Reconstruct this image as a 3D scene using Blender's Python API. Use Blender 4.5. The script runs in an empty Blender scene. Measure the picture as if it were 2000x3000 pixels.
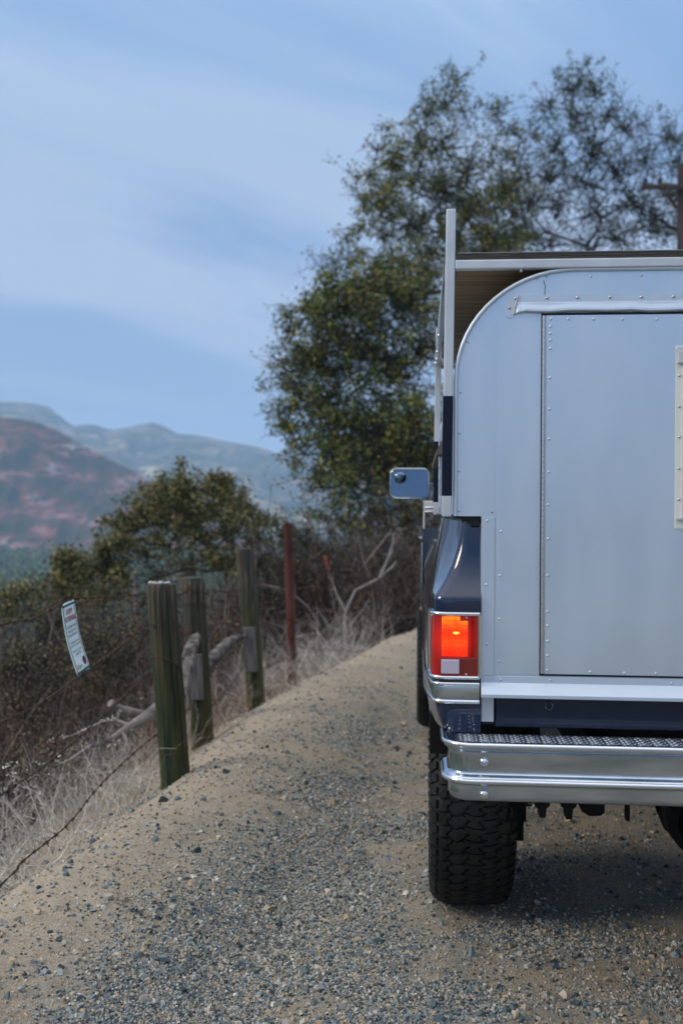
import bpy, math, random
import numpy as np
from mathutils import Vector, Matrix, noise

random.seed(7); rng = np.random.default_rng(7)
scene = bpy.context.scene
COL = scene.collection
R = math.radians

# ------------------------------------------------------------------ camera
CAMH = 1.585
cam_data = bpy.data.cameras.new("camera"); cam = bpy.data.objects.new("camera", cam_data); COL.objects.link(cam)
cam.location = (0, 0, CAMH); cam.rotation_euler = (R(90), 0, 0)
cam_data.sensor_fit = 'HORIZONTAL'; cam_data.sensor_width = 24.0; cam_data.lens = 35.0
cam_data.clip_start = 0.05; cam_data.clip_end = 20000
cam_data.dof.use_dof = True; cam_data.dof.focus_distance = 3.3; cam_data.dof.aperture_fstop = 2.3
scene.camera = cam

# ------------------------------------------------------------------ light
SUN_EL, SUN_AZ = 32.0, -104.0          # sun low on the left and behind the camera, veiled by cloud
world = bpy.data.worlds.new("World"); scene.world = world; world.use_nodes = True
wn = world.node_tree; wn.nodes.clear()
def WN(t, **k):
    n = wn.nodes.new(t)
    for a, b in k.items(): setattr(n, a, b)
    return n
wl = wn.links.new
tc = WN('ShaderNodeTexCoord')
sep = WN('ShaderNodeSeparateXYZ'); wl(tc.outputs['Generated'], sep.inputs[0])
zc = WN('ShaderNodeMath', operation='MAXIMUM'); wl(sep.outputs[2], zc.inputs[0]); zc.inputs[1].default_value = 0.0
zp = WN('ShaderNodeMath', operation='ADD'); wl(zc.outputs[0], zp.inputs[0]); zp.inputs[1].default_value = 0.22
dx = WN('ShaderNodeMath', operation='DIVIDE'); wl(sep.outputs[0], dx.inputs[0]); wl(zp.outputs[0], dx.inputs[1])
dy = WN('ShaderNodeMath', operation='DIVIDE'); wl(sep.outputs[1], dy.inputs[0]); wl(zp.outputs[0], dy.inputs[1])
cmb = WN('ShaderNodeCombineXYZ'); wl(dx.outputs[0], cmb.inputs[0]); wl(dy.outputs[0], cmb.inputs[1])
mp = WN('ShaderNodeMapping', vector_type='TEXTURE'); wl(cmb.outputs[0], mp.inputs[0])
mp.inputs['Rotation'].default_value = (0, 0, R(38)); mp.inputs['Scale'].default_value = (2.1, 0.85, 1); mp.inputs['Location'].default_value = (3.1, 1.7, 0)
n1 = WN('ShaderNodeTexNoise'); wl(mp.outputs[0], n1.inputs['Vector'])
n1.inputs['Scale'].default_value = 1.15; n1.inputs['Detail'].default_value = 7.0; n1.inputs['Roughness'].default_value = 0.52; n1.inputs['Distortion'].default_value = 0.5
cr = WN('ShaderNodeValToRGB'); wl(n1.outputs[0], cr.inputs[0])
cr.color_ramp.elements[0].position = 0.41; cr.color_ramp.elements[0].color = (0, 0, 0, 1)
cr.color_ramp.elements[1].position = 0.58; cr.color_ramp.elements[1].color = (1, 1, 1, 1)
cr.color_ramp.interpolation = 'EASE'
blue = WN('ShaderNodeValToRGB'); wl(zc.outputs[0], blue.inputs[0])
def ramp(node, items):
    e = node.color_ramp.elements
    while len(e) > 1: e.remove(e[-1])
    e[0].position, e[0].color = items[0][0], (*items[0][1], 1)
    for p, c in items[1:]:
        k = e.new(p); k.color = (*c, 1)
ramp(blue, [(0.0, (.50, .56, .70)), (.05, (.38, .45, .62)), (0.12, (.235, .325, .505)), (0.3, (.155, .25, .44)), (0.45, (.205, .325, .535)), (.7, (.55, .66, .90)), (1.0, (1.0, 1.06, 1.2))])
cl = WN('ShaderNodeValToRGB'); wl(zc.outputs[0], cl.inputs[0])
ramp(cl, [(0.0, (.53, .57, .69)), (.06, (.47, .51, .65)), (0.15, (.40, .45, .58)), (0.35, (.33, .415, .56)), (0.45, (.38, .48, .64)), (.7, (.90, .95, 1.05)), (1.0, (1.35, 1.35, 1.35))])
mixc = WN('ShaderNodeMixRGB'); wl(cr.outputs[0], mixc.inputs[0]); wl(blue.outputs[0], mixc.inputs[1]); wl(cl.outputs[0], mixc.inputs[2])
sky = WN('ShaderNodeTexSky', sky_type='NISHITA'); sky.sun_disc = False
sky.sun_elevation = R(SUN_EL); sky.sun_rotation = R(SUN_AZ); sky.air_density = 1.0; sky.dust_density = 2.0; sky.ozone_density = 2.0
bg1 = WN('ShaderNodeBackground'); wl(sky.outputs[0], bg1.inputs[0]); bg1.inputs[1].default_value = 0.012
bg2 = WN('ShaderNodeBackground'); wl(mixc.outputs[0], bg2.inputs[0]); bg2.inputs[1].default_value = 0.80
ads = WN('ShaderNodeAddShader'); wl(bg1.outputs[0], ads.inputs[0]); wl(bg2.outputs[0], ads.inputs[1])
wo = WN('ShaderNodeOutputWorld'); wl(ads.outputs[0], wo.inputs[0])

sd = bpy.data.lights.new("sun", 'SUN'); sun = bpy.data.objects.new("sun", sd); COL.objects.link(sun)
sd.energy = 1.5; sd.angle = R(20); sd.color = (1.0, 0.86, 0.66)
# Nishita azimuth: clockwise from +Y
saz = R(SUN_AZ); sel = R(SUN_EL)
sdir = Vector((math.sin(saz) * math.cos(sel), math.cos(saz) * math.cos(sel), math.sin(sel)))
sun.rotation_euler = sdir.to_track_quat('Z', 'Y').to_euler(); sun.location = (-4, -4, 6)

scene.view_settings.view_transform = 'Standard'; scene.view_settings.look = 'None'
scene.view_settings.gamma = 1.0; scene.view_settings.use_curve_mapping = False
scene.view_settings.exposure = 0.73
scene.render.engine = 'CYCLES'
scene.cycles.max_bounces = 8; scene.cycles.diffuse_bounces = 3; scene.cycles.glossy_bounces = 4
scene.cycles.volume_bounces = 1; scene.cycles.transparent_max_bounces = 8
scene.cycles.use_denoising = True; scene.cycles.sample_clamp_indirect = 5

# ------------------------------------------------------------------ helpers
class MB:
    def __init__(s): s.v = []; s.f = []; s.sm = []
    def add(s, vs, fs, smooth=False):
        o = len(s.v); s.v += [tuple(p) for p in vs]
        s.f += [tuple(i + o for i in f) for f in fs]; s.sm += [smooth] * len(fs); return s
    def box(s, x0, x1, y0, y1, z0, z1):
        vs = [(x0,y0,z0),(x1,y0,z0),(x1,y1,z0),(x0,y1,z0),(x0,y0,z1),(x1,y0,z1),(x1,y1,z1),(x0,y1,z1)]
        return s.add(vs, [(0,3,2,1),(4,5,6,7),(0,1,5,4),(1,2,6,5),(2,3,7,6),(3,0,4,7)])
    def tube(s, pts, rad, n=8, cap=True, smooth=True):
        pts = [Vector(p) for p in pts]; m = len(pts)
        rads = rad if isinstance(rad, (list, tuple)) else [rad] * m
        vs = []; prev = None
        for i, p in enumerate(pts):
            t = (pts[min(i+1, m-1)] - pts[max(i-1, 0)]).normalized()
            if prev is None: a = t.orthogonal().normalized()
            else:
                a = prev - t * prev.dot(t)
                a = a.normalized() if a.length > 1e-6 else t.orthogonal().normalized()
            prev = a; b = t.cross(a)
            for k in range(n):
                w = 2 * math.pi * k / n
                vs.append(p + (a * math.cos(w) + b * math.sin(w)) * rads[i])
        fs = [(i*n+k, i*n+(k+1) % n, (i+1)*n+(k+1) % n, (i+1)*n+k) for i in range(m-1) for k in range(n)]
        s.add(vs, fs, smooth)
        if cap: s.add([vs[k] for k in range(n)][::-1], [tuple(range(n))]); s.add([vs[(m-1)*n+k] for k in range(n)], [tuple(range(n))])
        return s
    def prism(s, poly, y0, y1, axis='y', cap0=True, cap1=True, smooth=False):
        """poly is (a,b) pairs; axis y: a->x b->z ; axis x: a->y b->z ; axis z: a->x b->y"""
        mk = {'y': lambda p, t: (p[0], t, p[1]), 'x': lambda p, t: (t, p[0], p[1]), 'z': lambda p, t: (p[0], p[1], t)}[axis]
        n = len(poly)
        s.add([mk(p, y0) for p in poly] + [mk(p, y1) for p in poly], [(i, (i+1) % n, n+(i+1) % n, n+i) for i in range(n)], smooth)
        if cap0: s.add([mk(p, y0) for p in poly], [tuple(range(n))])
        if cap1: s.add([mk(p, y1) for p in poly], [tuple(range(n))[::-1]])
        return s
    def grid(s, rows, smooth=True, close=False):
        m = len(rows); n = len(rows[0]); vs = [p for r in rows for p in r]
        fs = [(i*n+j, i*n+(j+1) % n, (i+1)*n+(j+1) % n, (i+1)*n+j) for i in range(m-1) for j in range(n if close else n-1)]
        return s.add(vs, fs, smooth)
    def lathe(s, prof, c, axis='x', n=32, smooth=True):
        """prof: (along, radius)"""
        rows = []
        for a, r in prof:
            row = []
            for k in range(n):
                w = 2*math.pi*k/n; q, t = r*math.cos(w), r*math.sin(w)
                row.append({'x': (c[0]+a, c[1]+q, c[2]+t), 'y': (c[0]+q, c[1]+a, c[2]+t), 'z': (c[0]+q, c[1]+t, c[2]+a)}[axis])
            rows.append(row)
        return s.grid(rows, smooth, close=True)
    def dome(s, c, r, h, axis='-y', n=10):
        prof = [(0, r), (h*.55, r*.86), (h*.88, r*.5), (h, r*.05)]
        if axis == '-y': s.lathe([(-a, q) for a, q in prof], c, 'y', n)
        elif axis == '-x': s.lathe([(-a, q) for a, q in prof], c, 'x', n)
        else: s.lathe(prof, c, 'z', n)
        return s
    def build(s, name, mat, parent=None, bevel=0, seg=2, recalc=True, weld=False, **props):
        me = bpy.data.meshes.new(name); me.from_pydata(s.v, [], s.f); me.polygons.foreach_set('use_smooth', s.sm)
        if recalc or weld:
            import bmesh
            bm = bmesh.new(); bm.from_mesh(me)
            if weld: bmesh.ops.remove_doubles(bm, verts=bm.verts, dist=1e-4)
            if recalc: bmesh.ops.recalc_face_normals(bm, faces=bm.faces)
            bm.to_mesh(me); bm.free()
        me.materials.append(mat)
        o = bpy.data.objects.new(name, me); COL.objects.link(o)
        if parent: o.parent = parent
        if bevel:
            b = o.modifiers.new('bevel', 'BEVEL'); b.width = bevel; b.segments = seg; b.limit_method = 'ANGLE'; b.angle_limit = R(35)
            b.harden_normals = False
        for k, val in props.items(): o[k] = val
        return o
def np_mesh(name, V, F, mat, parent=None, smooth=False, **props):
    me = bpy.data.meshes.new(name); V = np.asarray(V, np.float32); F = np.asarray(F, np.int32)
    me.vertices.add(len(V)); me.vertices.foreach_set('co', V.ravel())
    k = F.shape[1]; me.loops.add(F.size); me.loops.foreach_set('vertex_index', F.ravel())
    me.polygons.add(len(F)); me.polygons.foreach_set('loop_start', np.arange(0, F.size, k, dtype=np.int32))
    me.polygons.foreach_set('use_smooth', np.full(len(F), smooth))
    me.update(calc_edges=True); me.materials.append(mat)
    o = bpy.data.objects.new(name, me); COL.objects.link(o)
    if parent: o.parent = parent
    for a, b in props.items(): o[a] = b
    return o
def thing(name, label, cat, loc=(0,0,0), rot=(0,0,0), group=None):
    o = bpy.data.objects.new(name, None); COL.objects.link(o); o.location = loc; o.rotation_euler = rot
    o.empty_display_size = .1; o['label'] = label; o['category'] = cat
    if group: o['group'] = group
    return o
def tag(o, label, cat, group=None):
    o['label'] = label; o['category'] = cat
    if group: o['group'] = group
    return o
def share(o, name, parent, loc=None, rot=None):
    c = o.copy(); c.name = name; COL.objects.link(c); c.parent = parent
    if loc is not None: c.location = loc
    if rot is not None: c.rotation_euler = rot
    return c

# materials
def mat(name, col, rough=.5, metal=0., spec=.5, noise_amt=0., noise_scale=8., col2=None, bump=0., bump_scale=40., coat=0., stretch=None, island=None, rough_var=0., detail=6., ramp_pos=(.35, .65), patch=None):
    m = bpy.data.materials.new(name); m.use_nodes = True; nt = m.node_tree; b = nt.nodes['Principled BSDF']
    b.inputs['Base Color'].default_value = (*col, 1); b.inputs['Roughness'].default_value = rough
    b.inputs['Metallic'].default_value = metal; b.inputs['Specular IOR Level'].default_value = spec
    b.inputs['Coat Weight'].default_value = coat; b.inputs['Coat Roughness'].default_value = .04
    N = nt.nodes.new; Lk = nt.links.new
    t = N('ShaderNodeTexCoord'); mpn = N('ShaderNodeMapping'); Lk(t.outputs['Object'], mpn.inputs[0])
    if stretch: mpn.inputs['Scale'].default_value = stretch
    if col2 is not None or rough_var:
        n = N('ShaderNodeTexNoise'); n.inputs['Scale'].default_value = noise_scale; n.inputs['Detail'].default_value = detail; Lk(mpn.outputs[0], n.inputs['Vector'])
        if col2 is not None:
            r = N('ShaderNodeValToRGB'); Lk(n.outputs[0], r.inputs[0]); ramp(r, [(ramp_pos[0], col), (ramp_pos[1], col2)])
            Lk(r.outputs[0], b.inputs['Base Color'])
        if rough_var:
            mr = N('ShaderNodeMapRange'); Lk(n.outputs[0], mr.inputs[0]); mr.inputs[1].default_value = .3; mr.inputs[2].default_value = .7
            mr.inputs[3].default_value = rough - rough_var; mr.inputs[4].default_value = rough + rough_var; Lk(mr.outputs[0], b.inputs['Roughness'])
    if island:
        g = N('ShaderNodeNewGeometry'); r = N('ShaderNodeValToRGB'); Lk(g.outputs['Random Per Island'], r.inputs[0]); ramp(r, island)
        if patch:
            pn = N('ShaderNodeTexNoise'); pn.inputs['Scale'].default_value = patch[0]; pn.inputs['Detail'].default_value = 3; Lk(t.outputs['Object'], pn.inputs['Vector'])
            pr = N('ShaderNodeValToRGB'); Lk(pn.outputs[0], pr.inputs[0]); ramp(pr, [(.36, patch[1]), (.50, (1,1,1)), (.64, patch[2])])
            mm = N('ShaderNodeMixRGB'); mm.blend_type = 'MULTIPLY'; mm.inputs[0].default_value = 1; Lk(r.outputs[0], mm.inputs[1]); Lk(pr.outputs[0], mm.inputs[2]); Lk(mm.outputs[0], b.inputs['Base Color'])
        else: Lk(r.outputs[0], b.inputs['Base Color'])
    if bump:
        n2 = N('ShaderNodeTexNoise'); n2.inputs['Scale'].default_value = bump_scale; n2.inputs['Detail'].default_value = 6; Lk(mpn.outputs[0], n2.inputs['Vector'])
        bp = N('ShaderNodeBump'); bp.inputs['Strength'].default_value = bump; bp.inputs['Distance'].default_value = .01
        Lk(n2.outputs[0], bp.inputs['Height']); Lk(bp.outputs[0], b.inputs['Normal'])
    return m
M_silver = mat('silver_camper_paint', (.55,.64,.73), .39, .8, rough_var=.07, noise_scale=2.6, stretch=(2.4,2.4,.8), bump=.0, bump_scale=2.2, col2=(.62,.70,.78), coat=0.)
M_silver_b = mat('silver_trim_paint', (.52,.60,.69), .44, .5, bump=.10, bump_scale=14, rough_var=.08, noise_scale=9)
M_rack = mat('rack_white_paint', (.58,.61,.64), .38, .35, col2=(.50,.53,.56), noise_scale=10, bump=.12, bump_scale=22)
M_gap = mat('dark_gap', (.012,.012,.014), .7)
M_blue = mat('navy_paint', (.0006,.009,.042), .12, 0., spec=.4, coat=.9)
M_sill = mat('dark_navy_paint', (.0008,.008,.035), .2, 0., spec=.3, coat=.4, rough_var=.06, noise_scale=12)
M_bluet = mat('navy_tape', (.0015,.004,.018), .5, spec=.25)
M_chrome = mat('chrome', (.72,.73,.74), .07, 1., rough_var=.04, noise_scale=6, bump=.03, bump_scale=5)
M_bump = mat('bumper_chrome', (.36,.41,.46), .15, 1., rough_var=.09, noise_scale=5, stretch=(1, 1, 5), bump=.05, bump_scale=4, col2=(.55,.61,.67))
M_alu = mat('mill_aluminium', (.55,.57,.58), .3, .9, rough_var=.1, noise_scale=20, bump=.08, bump_scale=60)
M_steel = mat('screw_steel', (.5,.5,.52), .28, 1.)
M_rubber = mat('tyre_rubber', (.0045,.005,.0055), .62, 0., spec=.32, col2=(.022,.020,.018), noise_scale=11, bump=.35, bump_scale=120, ramp_pos=(.45,.8))
M_black = mat('chassis_black', (.003,.003,.0035), .7, spec=.2, bump=.2, bump_scale=30)
M_mirror = mat('mirror_glass', (.15,.21,.29), .02, 1.)
M_cream = mat('cream_window_metal', (.74,.73,.68), .35, .25, rough_var=.08, noise_scale=20)
M_glass = mat('cab_glass', (.01,.012,.014), .03, 0., spec=.8)
M_white = mat('white_painted_metal', (.62,.62,.6), .35, .2)
M_wood_ply = mat('plywood_underside', (.13,.085,.04), .7, col2=(.26,.18,.09), noise_scale=5, stretch=(.8, 9, 8), bump=.2, bump_scale=30)
M_ply_edge = mat('weathered_plywood_edge', (.045,.042,.04), .8, col2=(.10,.095,.09), noise_scale=12, stretch=(1, 1, 30), bump=.6, bump_scale=60)
M_ply_top = mat('weathered_plywood_top', (.28,.28,.27), .85, col2=(.42,.41,.39), noise_scale=14, bump=.4, bump_scale=30)
M_amber = None

# ------------------------------------------------------------------ terrain function
CR = np.array([(-60,-5.5),(-20,-3.4),(0,-2.2),(2,-1.80),(3,-1.60),(4.02,-1.38),(4.34,-1.25),(4.61,-1.17),(5.04,-1.09),(5.44,-.99),(5.9,-.93),(6.56,-.84),(7.4,-.71),(7.93,-.60),(8.57,-.40),(9.08,-.18),(10.96,.38),(12.79,1.06),(16,2.7),(20,5.2),(30,12.5),(60,36),(400,330)])
def crest(y): return np.interp(y, CR[:,0], CR[:,1])
def vnoise(x, y, s, seed=0):
    """cheap smooth value noise, vectorised"""
    x = np.asarray(x)*s + seed*17.3; y = np.asarray(y)*s + seed*9.1
    xi = np.floor(x).astype(np.int64); yi = np.floor(y).astype(np.int64); fx = x-xi; fy = y-yi
    fx = fx*fx*(3-2*fx); fy = fy*fy*(3-2*fy)
    def h(a, b):
        n = (a*374761393 + b*668265263 + seed*1442695) & 0x7fffffff
        n = ((n ^ (n >> 13)) * 1274126177) & 0x7fffffff
        return ((n ^ (n >> 16)) & 0xffff) / 65535.0
    return (h(xi,yi)*(1-fx)+h(xi+1,yi)*fx)*(1-fy) + (h(xi,yi+1)*(1-fx)+h(xi+1,yi+1)*fx)*fy
def fbm(x, y, s, seed=0, o=4):
    t = 0; a = 1; tot = 0
    for i in range(o): t = t + a*(vnoise(x, y, s*2**i, seed+i)-.5); tot += a; a *= .5
    return t/tot*2
def ground_h(x, y):
    x = np.asarray(x, float); y = np.asarray(y, float)
    d = x - crest(y)
    rise = np.where(y > 4, .01*(np.minimum(y, 40)-4), .0) + .018*np.clip((y-3.2)/.8, 0, 1)
    ridge = .115*np.exp(-((d-.34)/.42)**2)
    l = np.maximum(.12-d, 0)
    left = -(.40*np.minimum(l, .5) + .46*np.clip(l-.5, 0, 7) + .30*np.clip(l-7.5, 0, 60) + .22*np.clip(l-67, 0, 80))
    side = np.exp(-(np.abs(x)/6)**2)
    tilt = -.006*np.clip(x-.4, 0, 4)*(x < 5)
    track = -.042*np.exp(-((d-1.25)/.28)**2) + .02*np.exp(-((d-.78)/.2)**2)*(.5+vnoise(x, y, .9, 5))
    und = .022*fbm(x, y, 1.3, 3)*np.clip(1.5-d, .3, 1) + .018*fbm(x, y, 4, 8) + .009*fbm(x, y, 14, 9)
    near = np.exp(-(np.maximum(np.abs(y-5)-12, 0)/15)**2)
    bank = .35*np.clip(x-6.5-(crest(y)+1.4), 0, 25)*(y > -30)
    far = np.where(l > 2, 1.2*fbm(x, y, .12, 21)*np.clip((l-2)/12, 0, 1), 0)
    flat = np.exp(-(((x-.4)/.5)**2+((y-4.0)/.5)**2))
    z = rise + ridge + left + tilt + track + und*near*(1-.8*flat) + bank + far
    return np.maximum(z, -24 + 1.5*fbm(x, y, .01, 30))
def H(x, y): return float(ground_h(x, y))
def W(px, py, Y):   # a view ray met at distance Y: where a thing of the photo stands in the world
    return Vector(((px-1000)/2917*Y, Y, CAMH-(py-1500)/2917*Y))

def dens(x, y):
    d = x-crest(y)
    band = np.exp(-((d-1.15)/.42)**2) + .8*np.exp(-((d-2.0)/.35)**2) + .25*np.clip((3.9-y)/.7, 0, 1)*(d > .1)
    patch = np.clip(fbm(x, y, .9, 40)*1.9+.5, 0, 1.4)
    holes = np.clip((fbm(x, y, 2.1, 44)+.17)*3.4, .06, 1)
    far = np.clip((y-5)/4, 0, .5)
    return np.clip(.03 + band*(.85+patch*.6)*np.clip(holes*1.1, 0, 1) + .11*patch*(d > -.3)*holes + far*.08*patch, 0, 1.3)*np.where(d < -.25, .15, 1)
# ------------------------------------------------------------------ ground sheet
def nonuni(c0, c1, step, far, grow=1.16):
    mid = list(np.arange(c0, c1, step)); out = [c1]; s = step
    while out[-1] < far[1]: s *= grow; out.append(out[-1]+s)
    lo = [c0-step]; s = step
    while lo[-1] > far[0]: s *= grow; lo.append(lo[-1]-s)
    return np.array(lo[::-1] + mid + out)
gx = nonuni(-2.6, 2.6, .022, (-1900, 1900)); gy = nonuni(2.6, 9.5, .026, (-700, 2000))
GX, GY = np.meshgrid(gx, gy); GZ = ground_h(GX, GY)
V = np.stack([GX.ravel(), GY.ravel(), GZ.ravel()], 1); nx, ny = len(gx), len(gy)
I, J = np.meshgrid(np.arange(nx-1), np.arange(ny-1)); a = (J*nx+I).ravel()
F = np.stack([a, a+1, a+nx+1, a+nx], 1)
mg = bpy.data.materials.new('sandy_ground'); mg.use_nodes = True; nt = mg.node_tree; B = nt.nodes['Principled BSDF']; N = nt.nodes.new; Lk = nt.links.new
B.inputs['Roughness'].default_value = .95; B.inputs['Specular IOR Level'].default_value = .15
tcg = N('ShaderNodeTexCoord'); P0 = tcg.outputs['Object']
def noi(scale, det=6, rough=.55):
    n = N('ShaderNodeTexNoise'); n.inputs['Scale'].default_value = scale; n.inputs['Detail'].default_value = det; n.inputs['Roughness'].default_value = rough; Lk(P0, n.inputs['Vector']); return n
def rmp(src, items):
    r = N('ShaderNodeValToRGB'); Lk(src, r.inputs[0]); ramp(r, items); return r
def mx(f, a, b, mode='MIX'):
    m = N('ShaderNodeMixRGB'); m.blend_type = mode
    if isinstance(f, float): m.inputs[0].default_value = f
    else: Lk(f, m.inputs[0])
    for i, q in ((1, a), (2, b)):
        if isinstance(q, tuple): m.inputs[i].default_value = (*q, 1)
        else: Lk(q, m.inputs[i])
    return m
nA = noi(1.6); nB = noi(9, 8, .6)
soil = rmp(nA.outputs[0], [(.3, (.15,.115,.066)), (.5, (.29,.225,.13)), (.72, (.48,.365,.22))])
vor = N('ShaderNodeTexVoronoi'); vor.inputs['Scale'].default_value = 170; Lk(P0, vor.inputs['Vector'])
gritc = rmp(vor.outputs['Color'], [(.0, (.06,.065,.07)), (.25, (.16,.15,.13)), (.5, (.34,.27,.18)), (.72, (.20,.23,.25)), (.88, (.45,.36,.26)), (1., (.6,.57,.5))])
vor2 = N('ShaderNodeTexVoronoi'); vor2.inputs['Scale'].default_value = 85; Lk(P0, vor2.inputs['Vector'])
gritc2 = rmp(vor2.outputs['Color'], [(.0, (.05,.065,.07)), (.3, (.15,.16,.155)), (.5, (.30,.25,.18)), (.75, (.15,.185,.20)), (1., (.42,.42,.40))])
fA = rmp(nB.outputs[0], [(.36, (.35,.35,.35)), (.62, (1,1,1))])
c1 = mx(fA.outputs[0], soil.outputs[0], gritc.outputs[0]); nC = noi(3.2, 5)
fB = rmp(nC.outputs[0], [(.42, (0,0,0)), (.60, (.85,.85,.85))])
atg = N('ShaderNodeAttribute'); atg.attribute_name = 'gravelly'; ats = N('ShaderNodeAttribute'); ats.attribute_name = 'loose_sand'
mG = N('ShaderNodeMath'); mG.operation = 'MULTIPLY_ADD'; Lk(fB.outputs[0], mG.inputs[0]); mG.inputs[1].default_value = .35; Lk(atg.outputs['Fac'], mG.inputs[2])
c2a = mx(mG.outputs[0], c1.outputs[0], gritc2.outputs[0])
sandc = mx(.55, rmp(nB.outputs[0], [(.3, (.36,.28,.19)), (.6, (.52,.42,.30)), (.8, (.60,.45,.31))]).outputs[0], gritc.outputs[0])
mS = N('ShaderNodeMath'); mS.operation = 'MULTIPLY'; Lk(ats.outputs['Fac'], mS.inputs[0]); mS.inputs[1].default_value = .85
c2 = mx(mS.outputs[0], c2a.outputs[0], sandc.outputs[0])
# leaf litter and scrub soil away from the road
sp = N('ShaderNodeSeparateXYZ'); Lk(P0, sp.inputs[0])
low = N('ShaderNodeMapRange'); Lk(sp.outputs[2], low.inputs[0]); low.inputs[1].default_value = -.35; low.inputs[2].default_value = -1.1; low.inputs[3].default_value = 0; low.inputs[4].default_value = 1
nD = noi(6, 8); litter = rmp(nD.outputs[0], [(.3, (.035,.026,.02)), (.6, (.12,.09,.065)), (.8, (.17,.14,.11))])
c3 = mx(low.outputs[0], c2.outputs[0], litter.outputs[0])
deep = N('ShaderNodeMapRange'); Lk(sp.outputs[2], deep.inputs[0]); deep.inputs[1].default_value = -6; deep.inputs[2].default_value = -14; deep.inputs[3].default_value = 0; deep.inputs[4].default_value = 1
nE = noi(.05, 8); scr = rmp(nE.outputs[0], [(.35, (.035,.06,.035)), (.55, (.10,.11,.06)), (.7, (.22,.18,.12))])
c4 = mx(deep.outputs[0], c3.outputs[0], scr.outputs[0]); Lk(c4.outputs[0], B.inputs['Base Color'])
bh = N('ShaderNodeMath'); bh.operation = 'ADD'; Lk(vor.outputs['Distance'], bh.inputs[0]); nF = noi(60, 6); Lk(nF.outputs[0], bh.inputs[1])
bmp = N('ShaderNodeBump'); bmp.inputs['Strength'].default_value = .9; bmp.inputs['Distance'].default_value = .004; Lk(bh.outputs[0], bmp.inputs['Height']); Lk(bmp.outputs[0], B.inputs['Normal'])
ground = np_mesh('ground', V, F, mg, smooth=True, kind='structure')
_d = GX-crest(GY)
for nm_, val in (('gravelly', np.clip(dens(GX, GY)*1.1, 0, 1)), ('loose_sand', np.exp(-((_d-.15)/.55)**2)*np.clip(.75+.8*fbm(GX, GY, 1.1, 60), .2, 1))):
    at_ = ground.data.attributes.new(nm_, 'FLOAT', 'POINT'); at_.data.foreach_set('value', val.ravel().astype(np.float32))

# ------------------------------------------------------------------ gravel (loose stones)
def stones(n, xs, ys, size, name, m, flat=(.35, .75), sink=.25):
    n = len(xs)
    cube = np.array([(-1,-1,-1),(1,-1,-1),(1,1,-1),(-1,1,-1),(-1,-1,1),(1,-1,1),(1,1,1),(-1,1,1)], float)
    V = cube[None]*np.ones((n,1,1)) + rng.uniform(-.55, .55, (n,8,3))
    V[:, 4:, :2] *= rng.uniform(.35, .85, (n,1,1))
    sc = np.stack([np.ones(n), rng.uniform(.55, 1, n), rng.uniform(*flat, n)], 1)*size[:,None]*.5
    V = V*sc[:,None,:]
    # tumble: tilt about x then y then spin
    for ax, amp in ((0,.5),(1,.5),(2,math.pi)):
        t = rng.uniform(-amp, amp, n); c, s = np.cos(t)[:,None], np.sin(t)[:,None]; i, j = [(1,2),(0,2),(0,1)][ax]
        A, Bq = V[:,:,i].copy(), V[:,:,j].copy(); V[:,:,i] = A*c-Bq*s; V[:,:,j] = A*s+Bq*c
    z = ground_h(xs, ys) + sc[:,2]*(1-sink)
    V += np.stack([xs, ys, z], 1)[:,None,:]
    q = np.array([(0,3,2,1),(4,5,6,7),(0,1,5,4),(1,2,6,5),(2,3,7,6),(3,0,4,7)])
    F = (q[None]+8*np.arange(n)[:,None,None]).reshape(-1,4)
    return np_mesh(name, V.reshape(-1,3), F, m, kind='stuff')
def scatter(n, y0, y1, extra=.2):
    # uniform over the ground the picture sees, denser towards the camera
    Y = y0 * (y1/y0)**rng.random(n); X = (rng.random(n)*2-1)*(.345*Y+extra)
    keep = rng.random(n) < dens(X, Y); return X[keep], Y[keep]
M_grav = mat('gravel_stone', (.2,.2,.2), .85, spec=.25, island=[(0,(.025,.035,.04)),(.17,(.07,.10,.11)),(.36,(.16,.20,.215)),(.52,(.26,.30,.31)),(.62,(.36,.28,.18)),(.78,(.30,.25,.18)),(.86,(.40,.41,.39)),(.96,(.46,.38,.28)),(1,(.62,.60,.56))])
X, Y = scatter(210000, 2.9, 9.0); stones(0, X, Y, rng.uniform(.0040, .0090, len(X))*(1+Y/16), 'gravel', M_grav)
X, Y = scatter(13000, 2.9, 14); stones(0, X, Y, rng.gamma(4, .0016, len(X))+.008, 'gravel', M_grav)
n = 5000; Y = 3.0*(4.5)**rng.random(n); X = (rng.random(n)*2-1)*(.345*Y+.2); k = (X-crest(Y) > -.6)
stones(0, X[k], Y[k], rng.gamma(3, .0035, k.sum())+.004, 'gravel', M_grav)
n = 60000; X = rng.uniform(-3, 5, n); Y = rng.uniform(-5, 2.9, n); k = rng.random(n) < .35
k &= (X-crest(Y)) > -.2
stones(0, X[k][:9000], Y[k][:9000], rng.uniform(.012, .03, min(9000, k.sum())), 'gravel', M_grav)

# ------------------------------------------------------------------ vehicle frame
TH = R(4.5); ROLL = .006
VLOC = (.33-.008, 2.92, 0.); VROT = (0, ROLL, -TH)
truck = thing('pickup_truck', 'navy pickup truck with chrome bumper carrying a silver camper', 'pickup truck', VLOC, VROT)
camper = thing('truck_camper', 'silver riveted camper shell with plywood roof rack in the navy truck bed', 'camper', VLOC, VROT)
UR = 1.86                                     # camper width; the truck's centre line is u = .93
def mir(u): return UR-u

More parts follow.
